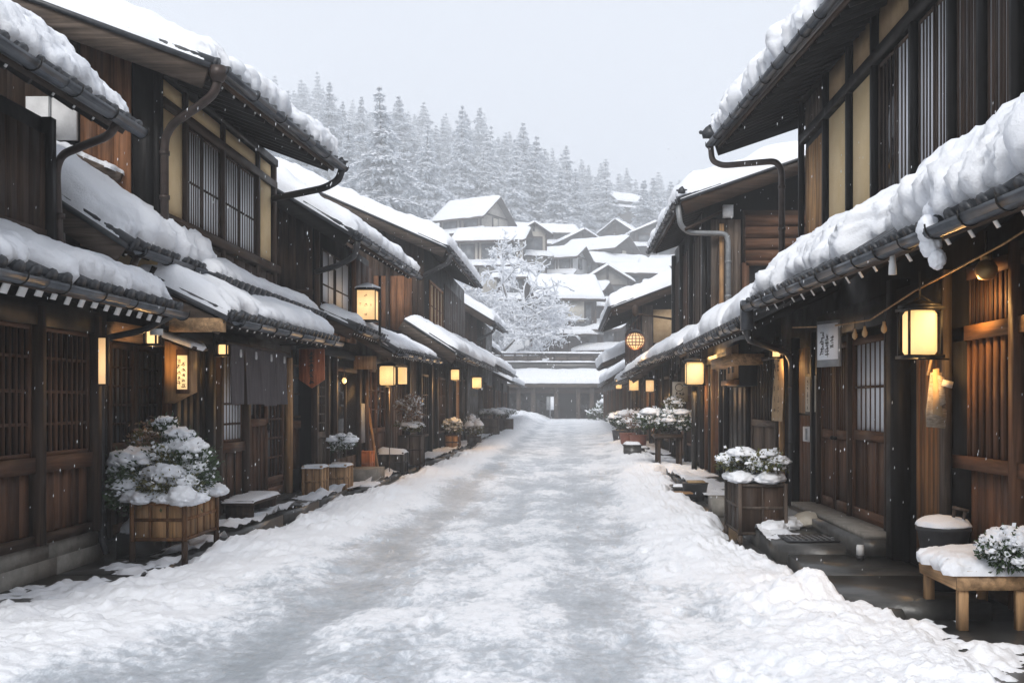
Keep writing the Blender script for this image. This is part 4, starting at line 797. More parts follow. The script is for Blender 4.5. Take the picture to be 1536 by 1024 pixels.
# ---------------------------------------------------------------- hillside village
def village(label, pxc, pye, Y, w, d, wh, rise, rot=0, wallm='darkz', ridge='x', ov=.8, wins=3, T=.45, seed=0, extra=None, name='village_house'):
    """gabled house on the slope: pxc, pye = middle of its front eave in the photo; ridge along its own x or y"""
    cx, _, ze = px2(pxc, pye, Y); zb = ze - wh; cy = Y + d / 2
    t = thing(name, label, 'house', (cx, cy, zb), 'snow-roofed houses stepped up the hillside'); co, si = math.cos(rot), math.sin(rot)
    W = lambda p: (cx + p[0] * co - p[1] * si, cy + p[0] * si + p[1] * co, zb + p[2])
    def bx(m, x0, x1, y0, y1, z0, z1, mt): m.add([W(p) for p in ((x0, y0, z0), (x1, y0, z0), (x1, y1, z0), (x0, y1, z0), (x0, y0, z1), (x1, y0, z1), (x1, y1, z1), (x0, y1, z1))], BOXF, mt)
    rise *= .8; T *= .75; wh += .5
    hw, hd = w / 2, d / 2; m = MB(); bx(m, -hw, hw, -hd, hd, -4, wh, wallm)
    if ridge == 'x': pol = [W(p) for p in ((-hw, -hd, wh), (-hw, hd, wh), (-hw, 0, wh + rise * .9))]; m.prism(pol, V3(W((w, 0, 0))) - V3(W((0, 0, 0))), wallm)
    else: pol = [W(p) for p in ((-hw, -hd, wh), (hw, -hd, wh), (0, -hd, wh + rise * .9))]; m.prism(pol, V3(W((0, d, 0))) - V3(W((0, 0, 0))), wallm)
    m.build('wall', t)
    k = rise / (hd if ridge == 'x' else hw); m = MB(); sm = MB()
    for sg in (-1, 1):
        if ridge == 'x': q = [(-hw - ov, sg * (hd + ov), wh - k * ov), (hw + ov, sg * (hd + ov), wh - k * ov), (-hw - ov, 0, wh + rise), (hw + ov, 0, wh + rise)]
        else: q = [(sg * (hw + ov), -hd - ov, wh - k * ov), (sg * (hw + ov), hd + ov, wh - k * ov), (0, -hd - ov, wh + rise), (0, hd + ov, wh + rise)]
        E0, E1, T0, T1 = (V3(W(p)) for p in q); dn = V3((0, 0, .22))
        m.add([E0, E1, T1, T0, E0 - dn, E1 - dn, T1 - dn, T0 - dn], [(0, 1, 2, 3), (7, 6, 5, 4), (0, 4, 5, 1), (1, 5, 6, 2), (2, 6, 7, 3), (3, 7, 4, 0)], 'darkx')
        blanket(sm, E0, E1, T0, T1, T, res=Y * .0035, seed=seed + sg * .3 + pxc * .01, lump=.8, setback=0, rnd=(1, 1, 1, 0))
    o = m.build('roof', t); sm.build('snow_cover', o, True)
    m2 = [(-hw + w * (i + .5) / wins, w / wins * .3) for i in range(wins)]
    for c, r in m2:
        fr = MB(); bx(fr, c - r - .12, c + r + .12, -hd - .1, -hd + .02, wh * .42, wh * .86, 'darkx'); f = fr.build('window', t)
        p = MB(); bx(p, c - r, c + r, -hd - .14, -hd - .09, wh * .46, wh * .82, 'pane_grey'); p.build('pane', f)
    m = MB(); bx(m, -hw - .05, hw + .05, -hd - .16, -hd + .02, wh * .30, wh * .36, 'greyx')
    for c in np.linspace(-hw + .1, hw - .1, wins + 1): bx(m, c - .1, c + .1, -hd - .12, -hd + .02, -2, wh, 'darkx')
    m.build('timber_frame', t)
    for zk, dp in (((wh * .36, 1.3),) if wh < 4 else ((wh * .40, 1.5),)):
        m = MB(); q = [W(p) for p in ((-hw - .6, -hd - dp, zk - .45), (hw + .6, -hd - dp, zk - .45), (-hw - .6, -hd, zk + .25), (hw + .6, -hd, zk + .25))]; E0, E1, T0, T1 = (V3(p) for p in q); dn = V3((0, 0, .15))
        m.add([E0, E1, T1, T0, E0 - dn, E1 - dn, T1 - dn, T0 - dn], [(0, 1, 2, 3), (7, 6, 5, 4), (0, 4, 5, 1), (1, 5, 6, 2), (2, 6, 7, 3), (3, 7, 4, 0)], 'darkx'); o2 = m.build('porch_roof', t)
        sk = MB(); blanket(sk, E0, E1, T0, T1, .32, res=Y * .0035, seed=seed + 5, lump=.8, setback=0, rnd=(1, 1, 1, 0)); sk.build('snow_cover', o2, True)
    if ridge == 'x' and d > 4:
        for sg in (-1, 1):
            m = MB(); a_ = sg * hw; bx(m, a_ - .1, a_ + .1, -.8, .8, wh * .55, wh * .95, 'darkx'); f = m.build('window', t); m = MB(); bx(m, a_ - .14, a_ + .14, -.6, .6, wh * .59, wh * .91, 'sign_cream' if seed % 3 == 0 else 'pane_grey'); m.build('pane', f)
            m = MB(); bx(m, a_ - .07, a_ + .07, -hd, hd, wh - .12, wh + .08, 'darkx'); m.build('beam', t)
    m = MB(); bx(m, -hw - ov, hw + ov, -hd - ov - .02, -hd - ov + .1, wh - k * ov - .3, wh - k * ov - .12, 'darkx') if ridge == 'x' else bx(m, -.15, .15, -hd - .12, -hd - .02, wh, wh + rise * .8, 'darkx')
    m.build('fascia_board', t)
    if extra: extra(t, bx, hw, hd, wh)
    return t
def ex_mid(t, bx, hw, hd, wh):
    m = MB(); bx(m, -1.2, 1.9, -hd - .3, -hd - .12, wh - 3.3, wh - .5, 'darkx'); f = m.build('window', t); m = MB(); bx(m, -1.0, 1.7, -hd - .34, -hd - .28, wh - 3.1, wh - .7, 'sign_cream'); m.build('blind', f)
    m = MB(); bx(m, -hw - .3, hw + .3, -hd - .3, -hd, 1.6, 1.8, 'darkx'); o = m.build('beam', t)
village('tall dark house with a pale blind in its upper window above the gallery', 843, 447, 112, 6.4, 7, 6.4, 3.0, .22, 'darkz', 'x', .9, 2, .5, 1, ex_mid)
village('cream-walled house with white upper wall left of the bare snowy tree', 738, 362, 128, 8.2, 6, 5.0, 2.0, -.15, 'far_plaster', 'x', .9, 3, .45, 2)
village('high gabled house rising behind the cream-walled one', 708, 326, 142, 7.2, 7, 3.6, 3.4, -.5, 'far_plaster', 'x', 1, 2, .5, 3)
village('small house with gable end right of the cream-walled house', 792, 352, 132, 3.6, 6, 4.5, 1.4, .25, 'far_plaster', 'y', .7, 1, .4, 4)
village('wide low roof between the upper village rows', 835, 388, 140, 7.0, 6, 3.4, 1.8, -.35, 'white_wall', 'x', 1, 3, .5, 5)
village('long snowy roof on the slope in the village centre', 900, 376, 150, 8.5, 7, 3.0, 2.3, -.55, 'darkz', 'x', 1, 3, .5, 6)
village('uppermost long roof below the forest at the village left', 812, 350, 165, 10, 7, 2.5, 1.9, .2, 'greyz', 'x', 1, 3, .5, 7)
village('gabled grey house in the village middle with triangular front', 908, 424, 128, 5.6, 7, 4.6, 2.1, .08, 'stone_pale', 'y', .8, 2, .45, 8)
village('wide two-window house right of the triangular grey front', 958, 412, 134, 7.2, 6, 4.4, 1.6, .12, 'darkz', 'x', .8, 4, .45, 9)
village('low house above the two-window house at the village right', 925, 398, 146, 8.4, 6, 2.6, 1.8, .4, 'stone_pale', 'x', .9, 3, .5, 10)
village('small house beside the right-hand rooftops, seen past the bracketed gutter', 1000, 402, 140, 6, 6, 3.6, 1.5, -.12, 'greyz', 'x', .8, 2, .45, 11)
village('house at the upper right end of the village under the trees', 978, 352, 168, 7.4, 6, 3, 2.0, .2, 'greyz', 'y', .9, 2, .5, 12)
village('pale-roofed hut high on the right of the village', 1018, 372, 158, 7, 6, 2.6, 1.6, -.2, 'darkz', 'x', .9, 2, .5, 13)
village('lone roof almost lost in the misty forest', 938, 303, 235, 7, 6, 2.0, 2.4, .5, 'greyz', 'x', 1, 2, .6, 14)
village('narrow house tucked behind the tall dark house with the blind', 898, 462, 120, 4.6, 5, 3.6, 1.2, .1, 'darkz', 'x', .8, 2, .4, 15)
village('lowest house right of the tall dark one, just above the gallery', 905, 497, 112, 6.2, 5, 3.0, 1.2, -.5, 'darkz', 'x', .8, 3, .4, 16)
village('house front between the village and the gallery with a short snowy roof', 962, 470, 122, 6, 5, 3.4, 1.3, .1, 'greyz', 'x', .8, 2, .4, 17)
village('hidden low roof behind the bare snowy tree', 775, 418, 122, 4, 5, 4, 1.4, -.2, 'greyz', 'x', .8, 1, .4, 18)
village('small grey house wedged between the long central roof and the uppermost one', 865, 362, 160, 5.5, 6, 2.8, 1.8, .35, 'greyz', 'y', .8, 2, .45, 19)
village('little hut low in the village just left of the two-window house', 884, 440, 124, 4.2, 5, 3.2, 1.4, -.3, 'greyz', 'x', .7, 2, .4, 20)
village('steep narrow house above the small grey house', 935, 350, 172, 5.5, 6, 3.0, 2.4, -.4, 'darkz', 'y', .8, 2, .45, 21)
village('house low on the far right of the village with a snowy porch', 1005, 440, 126, 5.6, 5, 3.4, 1.6, .3, 'darkz', 'x', .8, 2, .4, 22)
# ---------------------------------------------------------------- conifers
def conifer_mesh(seed, H=20, Rr=6.0, nl=26, dens=1.):
    ga = [random.Random(seed + 5).uniform(0, 6.28) for _ in range(6)]; rg = np.random.RandomState(seed); rd = random.Random(seed); tr = MB(); tr.tube([(0, 0, -1), (0, 0, H * .5), (0, 0, H * .985)], .38, 'bark', 7, .03)
    D = []; S = []; dd_ = []; ds = []; z1 = []; z2 = []
    for i in range(nl):
        t = i / (nl - 1); z = H * (.10 + .88 * t); rr = Rr * (1 - t) ** .86 * (.92 + .25 * math.sin(i * 1.7 + seed)) + .06
        nb = int(6 + 5 * (1 - t)); z += rd.uniform(-.35, .35) * min(1, (1 - t) * 3); rr *= rd.uniform(.78, 1.15)
        for j in range(nb):
            if rd.random() < .12: continue
            a = 2 * math.pi * (j + rd.random() * .9) / nb + i; L = rr * rd.uniform(.45, 1.2) * (1 + .18 * math.sin(a * 2 + ga[i % 6])); zj = z + rd.uniform(-.45, .45) * min(1, (1 - t) * 3); dv = np.array([math.cos(a), math.sin(a), 0]); sd = np.array([-dv[1], dv[0], 0])
            n = max(4, int(L * 5 * dens)); 
            for q in range(n):
                u = (q + .6) / n; w = .62 * L * .30 * math.sin(math.pi * min(1, u * .9 + .12)) + .12
                dr = -.42 * L * u ** 1.5 + .12 * L * u
                for e in range(4):
                    o = rd.uniform(-1, 1) * w; p = dv * L * u + sd * o + np.array([0, 0, zj + dr - abs(o) * .18 + rd.uniform(-.08, .08)]); D.append(p); z1.append(.30 + .52 * (1 - t) ** .6); dd_.append(dv * .7 + sd * np.sign(o) * .8 + np.array([0, 0, -.45]))
                    if rd.random() < .93: S.append(p + np.array([0, 0, .10 + .05 * rd.random()])); z2.append(.42 + .85 * (1 - t) ** .6); ds.append(dv * .7 + sd * np.sign(o) * .7 + np.array([0, 0, -.22]))
    m = MB(); leaves(m, D, z1, 'needle', rg, np.array(dd_) / 1.2, .55); sn = MB()
    P = np.array(S); d = np.array(ds); d /= np.linalg.norm(d, axis=1)[:, None]; d += rg.normal(size=d.shape) * .16; u = np.cross(d, (0, 0, 1.)); u /= np.linalg.norm(u, axis=1)[:, None]; s_ = (.50 + .42 * rg.rand(len(P), 1)) * np.array(z2)[:, None]
    v = np.stack([P, P + d * s_ * .5 + u * s_ * .38, P + d * s_ * 1.05, P + d * s_ * .5 - u * s_ * .38, P + d * s_ * .5 + np.array([0, 0, .10])], 1).reshape(-1, 3); b = np.arange(len(P))[:, None] * 5
    f = np.concatenate([b + np.array([[0, 1, 4]]), b + np.array([[1, 2, 4]]), b + np.array([[2, 3, 4]]), b + np.array([[3, 0, 4]])]); sn.add(v, f, 'snow')
    return tr, m, sn
def conifer(seed, **k):
    t = thing('conifer', 'x', 'tree', (0, 0, 0)); tr, m, sn = conifer_mesh(seed, **k); tr.build('trunk', t); c = m.build('crown', t); sn.build('snow_cover', c); return t
def copy_tree(o, par=None):
    c = o.copy(); COL.objects.link(c); c.parent = par
    for ch in [q for q in o.children]: copy_tree(ch, c)
    return c
protos = [conifer(11), conifer(23, Rr=4.4), conifer(37, H=18, Rr=6.0, nl=19), conifer(51, H=20, Rr=5.0, nl=21), conifer(67, H=17, Rr=5.6, nl=17)]
used = [False] * 5; rg = random.Random(99)
def plant(k, X, Y, sc, label, grp=None, name=None):
    o = protos[k] if not used[k] else copy_tree(protos[k]); used[k] = True
    o.location = (X, Y, float(terr(np.array(X), np.array(Y))) - .4); o.rotation_euler = (rg.uniform(-.07, .07), rg.uniform(-.07, .07), rg.uniform(0, 6.28)); o.scale = (sc * (q_ := rg.uniform(.85, 1.3)), sc * q_, sc * rg.uniform(.88, 1.12)); o['label'] = label
    if grp: o['group'] = grp
    elif 'group' in o: del o['group']
    if name: o.name = name
    return o
for k, (p, top, Y, lab) in enumerate(((577, 140, 145, 'largest snow-laden conifer towering behind the long white roof'), (518, 215, 158, 'snow-laden conifer just left of the largest one'), (640, 195, 170, 'slimmer snow-laden conifer just right of the largest one'),
        (690, 160, 195, 'tall conifer rising above the high gabled house'), (735, 205, 205, 'conifer between the high gabled house and the forest'), (850, 205, 235, 'pointed conifer over the middle of the village'), (965, 268, 215, 'conifer above the right end of the village'), (1030, 262, 190, 'conifer peeping over the right row of roofs'), (780, 235, 215, 'rounded snowy conifer over the village roofs'), (905, 255, 230, 'broad conifer left of the lone misty roof'))):
    X_, _, zt = px2(p, top, Y); zg = float(terr(np.array(X_), np.array(Y))); plant(k % 5, X_, Y, max(.7, (zt - zg) / ((20, 20, 18, 20, 17)[k % 5])) , lab)
rows = axis(172, 338, lambda y: 12.)
cnt = 0
for r_, Yr in enumerate(rows):
    n = int(Yr * .62 / 8.2)
    for i in range(n):
        t = -.335 + .62 * (i + rg.random() * .9) / n; Y_ = Yr + rg.uniform(-5, 5); X_ = t * Y_
        if t > .20 or t < -.32: continue
        if -.14 < t < .14 and Y_ < 192: continue
        if -.23 < t < -.14 and Y_ < 205: continue
        if abs(t - (938 - VX) / F) < .03 and Y_ < 222: continue
        plant(rg.randrange(5), X_, Y_, rg.uniform(.55, 1.2), 'snow-dusted conifer in the misty forest on the hillside', 'conifers of the misty hillside forest'); cnt += 1
# ---------------------------------------------------------------- bare tree white with rime
def bare_tree(label, X_, Y_, z, H_, seed, spread=.8, name='bare_tree', wd=1.):
    t = thing(name, label, 'tree', (X_, Y_, z)); rg = random.Random(seed); tr = MB(); sn = MB(); tips = []
    def grow(p, d, L, r, lv):
        q = p + d * L; mid = (p + q) / 2 + V3((rg.uniform(-.06, .06) * L,) * 3)
        tr.tube([p, mid, q], r, 'bark', 5 if lv < 3 else 3, r * .7, cap=False)
        if lv >= 1: sr = .056 + r * .8; up = V3((0, 0, r * .8 + .03)); sn.tube([p + up, mid + up, q + up], sr, 'snow', 4, sr * .8, cap=True)
        if lv >= 5: tips.extend([q, mid])
        if lv == 7: return
        for k in range(3 if lv < 5 else 2):
            a = V3((rg.gauss(0, 1) * wd, rg.gauss(0, 1) * wd, rg.gauss(.1, .55))); a /= np.linalg.norm(a); nd = d * (1 - spread * .5) + a * spread; nd[2] += .05 - .03 * lv; nd /= np.linalg.norm(nd); grow(q, nd, L * rg.uniform(.62, .86), r * .62, lv + 1)
    grow(V3((X_, Y_, z - .5)), V3((.05, 0, 1)), H_ * .23, H_ * .018, 0)
    rn = np.random.RandomState(seed); T_ = np.array(tips); T_ = T_[rn.randint(0, len(T_), int(len(T_) * 1.6))] + rn.normal(size=(int(len(T_) * 1.6), 3)) * .13; leaves(sn, T_, .24, 'snow', rn, asp=.6)
    c = tr.build('trunk', t); sn.build('snow_cover', c); return t
bare_tree('bare spreading tree thick with snow behind the left roofs', -8.6, 103, 4.8, 20.5, 4, .85, wd=1.15); bare_tree('lower bare snowy tree drooping over the gallery railing', -6.6, 100.5, 4.2, 13, 9, .9, wd=1.2)
bare_tree('leafless snowy tree crowding the left end of the gallery', -11.4, 101, 4.5, 15, 15, .95, wd=1.3); bare_tree('slight bare tree under the right bracketed gutter', 14.5, 118, 5, 9, 21, .9)
# ---------------------------------------------------------------- haze
bm_ = MB(); bm_.box(-152, 132, -20, 426, -1, 118, 'snow'); o = bm_.build('haze'); tag(o, kind='stuff')
hm = bpy.data.materials.new('haze_air'); hm.use_nodes = True; t = hm.node_tree; t.nodes.clear(); oo = t.nodes.new('ShaderNodeOutputMaterial'); pv = t.nodes.new('ShaderNodeVolumePrincipled')
pv.inputs['Color'].default_value = (.96, .98, 1, 1); pv.inputs['Density'].default_value = .0027; pv.inputs['Anisotropy'].default_value = 0; t.links.new(pv.outputs[0], oo.inputs['Volume'])
o.data.materials.clear(); o.data.materials.append(hm)
# ================================================================ LANTERNS
def oct_ring(w, d, c): return [(-w + c, -d), (w - c, -d), (w, -d + c), (w, d - c), (w - c, d), (-w + c, d), (-w, d - c), (-w, -d + c)]
def lantern(label, c, w, h, cat='lantern', cap=True, name='paper_lantern', e=5., glowm='glow', hang=.25, frame='iron', group=None, rnd=True, snow=False):
    x, y, z = c; t = thing(name, label, cat, c, group); c8 = w * .20 if rnd else .002; m = MB()
    rings = [(.86, -h / 2), (1, -h / 2 + h * .08), (1, h / 2 - h * .08), (.86, h / 2)] if rnd else [(1, -h / 2), (1, h / 2)]
    V = [(x + a * k, y + b * k, z + q) for k, q in rings for a, b in oct_ring(w / 2, w / 2, c8)]; n = len(rings)
    f = [(i * 8 + k, i * 8 + (k + 1) % 8, (i + 1) * 8 + (k + 1) % 8, (i + 1) * 8 + k) for i in range(n - 1) for k in range(8)] + [tuple(range(8))[::-1], tuple(range((n - 1) * 8, n * 8))]
    m.add(V, f, glowm); m.build('lamp_shade', t)
    m = MB(); W = w / 2 + .012
    for a in (-1, 1):
        for b in (-1, 1): m.box(x + a * W - .008, x + a * W + .008, y + b * W - .008, y + b * W + .008, z - h / 2 - .02, z + h / 2 + .02, frame)
    for q in (-1, 1): m.box(x - W - .02, x + W + .02, y - W - .02, y + W + .02, z + q * (h / 2 + .014) - .012, z + q * (h / 2 + .014) + .012, frame)
    m.build('frame', t)
    if cap:
        m = MB(); m.lathe((x, y, z + h / 2 + .03), [(w * .74, 0), (w * .72, .015), (w * .3, h * .13), (w * .06, h * .17)], frame, 16 if rnd else 4 if False else 8); m.build('cap', t)
        if snow: sm = MB(); sm.lathe((x, y, z + h / 2 + .045), [(w * .74, 0), (w * .74, .02), (w * .32, h * .15), (.01, h * .2)], 'snow', 12); sm.build('snow_cover', t, True)
    if hang: MB().tube([(x, y, z + h / 2 + .05), (x, y, z + h / 2 + hang)], .006, 'iron', 5).build('hook', t)
    if e: warm_light((x, y, z - h / 2 - .10), e * 2, w * .35, t)
    return t
t = lantern('big octagonal glowing lantern by the plank door at right', (2.66, 7.5, 2.03), .215, .33, e=3, hang=.3)
MB().tube([(2.66, 7.5, 2.3), (2.55, 7.45, 2.24), (2.5, 7.4, 2.2)], .006, 'iron', 5).tube([(2.66, 7.5, 2.32), (2.8, 7.55, 2.25), (2.84, 7.6, 2.2)], .006, 'iron', 5).tube([(2.6, 7.36, 1.83), (2.84, 7.4, 1.83)], .007, 'iron', 5).build('scrolls', t)
warm_light((2.86, 7.2, 2.26), 9, .06, t)
t = lantern('glowing lantern on a black pole before the dark shop on the right', (2.68, 20.9, 2.13), .36, .46, e=14, hang=0, name='street_lantern'); MB().tube([(2.68, 20.9, 0), (2.68, 20.9, 1.9)], .06, 'iron', 10).build('post', t); warm_light((2.8, 20.5, 2.5), 8, .1, t)
t = lantern('square standing lantern with faint writing and white cap above the left awning', (-3.42, 17.1, 3.18), .30, .50, e=0, hang=0, cap=True, name='street_lantern', glowm='glow_sign', rnd=False, snow=True)
MB().tube([(-3.22, 17.15, 2.5), (-3.22, 17.15, 3.7)], .022, 'iron', 8).build('post', t); mk = MB()
for k, (a, b) in enumerate(((0, .17), (0, .01), (0, -.16), (-.09, .01), (.09, 0))): glyph(mk, (-3.42 + a, 16.935, 3.18 + b), (1, 0, 0), (0, 0, 1), (0, -1, 0), .07 if k < 3 else .045, k + 5, 'brass', 5, .10)
mk.build('writing', t); warm_light((-3.6, 17.3, 2.95), 3, .06, t)
t = lantern('pair of glowing paper lanterns above the glazed left shop doors', (-3.42, 19.0, 2.03), .27, .36, e=9, hang=.3); V_ = MB(); V_.box(-3.26, -3.12, 19.25, 19.45, 1.88, 2.2, 'glow'); V_.build('lamp_shade', t); MB().box(-3.39, -3.375, 19.0, 19.015, .2, 1.8, 'greyz').build('post', t)
lantern('small distant glowing lantern above the brown panels, left row', (-3.3, 29.5, 2.35), .24, .3, e=8)
t = lantern('glowing lantern hanging at the porch roof edge, deepest of the left row', (-2.68, 29.8, 2.12), .27, .31, e=10, hang=.4)
lantern('distant glowing box lantern under the right-hand awnings', (2.42, 36, 2.18), .33, .40, e=14, rnd=False); lantern('paler distant lantern right of the glowing box lantern', (2.5, 30, 2.03), .24, .34, e=4, glowm='glow_dim')
lantern('tiny far glowing lantern deep in the right row', (2.3, 44, 2.35), .25, .38, e=9)
lantern('little lit lantern high between lattice bay and noren house', (-4.12, 9.9, 2.16), .09, .13, e=1.3, glowm='glow_sign', name='wall_lantern'); lantern('little lit lantern left of the noren', (-3.95, 11.45, 2.12), .09, .11, e=1.0, glowm='glow_sign', name='wall_lantern')
lantern('little lit lantern above the grey slatted door', (2.75, 13.1, 2.18), .10, .13, e=1.6, glowm='glow_sign', name='wall_lantern', hang=.2)
t = thing('bulb_lamp', 'bare warm bulb glowing inside the left shop window', 'lamp', (-3.8, 17.0, 1.9)); m = MB(); m.lathe((-3.8, 17.0, 1.84), [(.01, 0), (.035, .03), (.04, .06), (.02, .1)], 'glow', 10); m.build('bulb', t, True); MB().tube([(-3.8, 17, 1.94), (-3.8, 17, 2.2)], .006, 'iron', 4).build('cord', t); warm_light((-3.72, 17.0, 1.85), 3, .03, t)
# round lattice lantern
cx, cy, cz = 1.88, 27.3, 3.22; t = thing('round_lantern', 'round orange lattice lantern hanging from a bracket over the street', 'lantern', (cx, cy, cz)); v, f = ico(3); m = MB(); m.add(v * (.26, .26, .22) + (cx, cy, cz), f, 'glow_sign'); m.build('lamp_shade', t, True)
m = MB()
for k in range(8):
    a = math.pi * k / 8; m.tube([(cx + .27 * math.cos(a) * math.cos(b), cy + .27 * math.sin(a) * math.cos(b), cz + .23 * math.sin(b)) for b in np.linspace(0, 2 * math.pi, 20)], .012, 'pot_red', 4, cap=False)
for q in (-.6, -.2, .2, .6): r = .27 * math.cos(q); m.tube([(cx + r * math.cos(b), cy + r * math.sin(b), cz + .23 * math.sin(q)) for b in np.linspace(0, 2 * math.pi, 20)], .011, 'pot_red', 4, cap=False)
m.build('frame', t); MB().lathe((cx, cy, cz + .22), [(.2, 0), (.16, .04), (.03, .1)], 'iron', 10).build('cap', t); MB().tube([(cx, cy, cz + .3), (cx, cy, cz + .75)], .015, 'iron', 6).tube([(cx - .05, cy, cz + .75), (2.95, cy + .1, cz + .6)], .03, 'darkx', 6).lathe((cx, cy, cz + .68), [(.05, 0), (.09, .1), (.08, .24), (.03, .3)], 'darkz', 8).build('bracket', t); warm_light((cx, cy, cz - .36), 8, .1, t)
# ================================================================ SIGNS
t = thing('lit_plaque', 'plain lit paper plaque on the corner post of the lattice house', 'sign', (-4.27, 9.2, 1.86)); MB().box(-4.33, -4.23, 9.12, 9.16, 1.68, 2.1, 'glow_dim').build('panel', t); MB().box(-4.345, -4.215, 9.13, 9.18, 1.665, 2.115, 'darkz').build('frame', t)
t = thing('box_sign', 'roofed wooden box sign with a lit calligraphy panel under fresh snow', 'sign', (-3.95, 10.3, 1.8)); y = 10.15
MB().prism([(-4.10, y, 1.5), (-3.86, y, 1.62), (-3.86, y, 2.04), (-4.10, y, 2.14)], (0, .25, 0), 'tan_wood').box(-3.98, -3.845, y - .012, y, 1.6, 2.05, 'brownz').build('box', t)
MB().box(-3.965, -3.865, y - .02, y - .012, 1.645, 1.99, 'glow_sign').build('panel', t); mk = MB()
for k in range(5):
    for j in range(2): glyph(mk, (-3.94 + j * .045 - .005, y - .0205, 1.93 - .055 * k - .03 * j), (1, 0, 0), (0, 0, 1), (0, -1, 0), .05, k * 3 + j, 'ink', 7, .11)
mk.build('writing', t)
o = MB().bar((-4.2, y + .1, 2.22), (-3.76, y + .1, 2.06), .38, .025, 'darkx').build('roof', t); sm = MB(); blanket(sm, (-3.76, y - .1, 2.08), (-3.76, y + .3, 2.08), (-4.2, y - .1, 2.24), (-4.2, y + .3, 2.24), .06, seed=71, lump=.5, res=.015, setback=0); sm.build('snow_cover', o, True); warm_light((-3.9, y - .16, 1.85), .5, .05, t)
t = thing('hanging_sign', 'orange shield-shaped wooden sign with dark characters beside the noren', 'sign', (-3.62, 14.2, 2.0)); y = 14.2; xa, xb = -3.82, -3.46
MB().prism([(xa, y, 2.28), (xb, y, 2.28), (xb, y, 1.84), ((xa + xb) / 2, y, 1.72), (xa, y, 1.84)], (0, .04, 0), 'sign_orange').build('board', t); mk = MB()
for k in range(6): glyph(mk, ((xa + xb) / 2, y, 2.2 - k * .078), (1, 0, 0), (0, 0, 1), (0, -1, 0), .085, k * 7 + 1, 'ink', 8, .12)
mk.build('writing', t); MB().bar((xa - .02, y + .02, 2.29), (xb + .03, y + .02, 2.29), .08, .02, 'darkx').tube([(-4.1, y + .02, 2.34), (-3.4, y + .02, 2.34)], .012, 'iron', 5).build('hanger', t)
t = thing('cloth_board', 'tilted grey-framed white board with three columns of script by the double doors', 'sign', (2.62, 10, 2.1)); a, b = V3((2.50, 9.9, 0)), V3((2.64, 9.6, 0)); d = (b - a); L_ = np.linalg.norm(d); d /= L_; n_ = V3((d[1], -d[0], 0)); n_ /= np.linalg.norm(n_); up = V3((0, 0, 1))
m = MB(); m.bar((a + b) / 2 + up * 1.86, (a + b) / 2 + up * 2.31, L_, .03, 'grey_metal', n_); m.build('frame', t); m = MB(); m.bar((a + b) / 2 + up * 1.93 + n_ * .017, (a + b) / 2 + up * 2.28 + n_ * .017, L_ * .9, .008, 'paper', n_); m.build('board', t); mk = MB()
for j, kk in enumerate((4, 4, 2)):
    for k in range(kk): glyph(mk, a + d * L_ * (.28 + .22 * j) + up * (2.17 - .055 * k - .02 * j) + n_ * .022, d, up, n_, .08, j * 9 + k, 'ink', 6, .10)
mk.build('writing', t)
t = thing('framed_sign', 'narrow framed paper sign with three columns of characters above the meter box', 'sign', (2.98, 12, 1.6)); x_ = 2.955
MB().box(x_, x_ + .02, 11.72, 12.33, 1.36, 1.86, 'blackz').build('frame', t); MB().box(x_ - .008, x_, 11.77, 12.28, 1.40, 1.83, 'sign_cream').build('board', t); mk = MB()
for j in range(3):
    for k in range(5): glyph(mk, (x_ - .0085, 12.17 - j * .16, 1.77 - k * .08), (0, -1, 0), (0, 0, 1), (-1, 0, 0), .085, j * 9 + k + 50, 'ink', 6, .1)
mk.build('writing', t)
t = thing('paper_banner', 'long tan paper banner with blotted characters behind the black downpipe', 'banner', (2.88, 13.4, 1.7)); x_ = 2.86; m = MB(); A_, B_ = np.meshgrid(np.linspace(13.15, 13.75, 12), np.linspace(1.26, 2.28, 20), indexing='ij'); m.grid(np.stack([x_ + .012 * np.sin(A_ * 9 + B_ * 5), A_ + (2.28 - B_) * .12 * (A_ - 13.15), B_], -1), 'sign_tan'); o = m.build('sheet', t, True); o.modifiers.new('thick', 'SOLIDIFY').thickness = .003; mk = MB()
for j in range(2):
    for k in range(6): glyph(mk, (x_ - .02, 13.60 - j * .25, 2.15 - k * .15), (0, -1, 0), (0, 0, 1), (-1, 0, 0), .17 if k < 2 else .11, j * 9 + k + 80, 'ink', 6, .16 if k < 2 else .1)
mk.build('writing', t)
t = thing('gold_box_sign', 'golden wooden box sign with two dark strokes under the lower right eave', 'sign', (2.7, 16, 2.1)); MB().box(2.72, 3.0, 15.6, 16.9, 1.78, 2.5, 'blackz').build('box', t); MB().box(2.70, 2.72, 15.75, 16.85, 1.9, 2.44, 'tan_wood').box(2.62, 2.74, 15.7, 16.9, 1.8, 1.88, 'orangey').build('panel', t); MB().box(2.69, 2.70, 16.5, 16.62, 2.0, 2.32, 'ink').box(2.69, 2.70, 16.1, 16.22, 2.0, 2.32, 'ink').build('writing', t); warm_light((2.6, 16.3, 1.72), 2.0, .05, t)
t = thing('square_sign', 'square grey-white sign with a drawn ring and script left of the pole lantern', 'sign', (2.6, 23, 1.75)); y = 23.0; MB().box(2.44, 2.80, y, y + .03, 1.55, 2.0, 'sign_cream').build('board', t); mk = MB(); mk.tube([(2.6 + .09 * math.cos(a), y - .004, 1.87 + .08 * math.sin(a)) for a in np.linspace(.3, 6, 20)], .008, 'ink', 4)
for k in range(3): glyph(mk, (2.55 + k * .07, y - .0005, 1.73), (1, 0, 0), (0, 0, 1), (0, -1, 0), .08, k + 3, 'ink', 7, .14)
for k in range(3): glyph(mk, (2.54 + k * .08, y - .0005, 1.62), (1, 0, 0), (0, 0, 1), (0, -1, 0), .05, k + 13, 'ink', 5, .14)
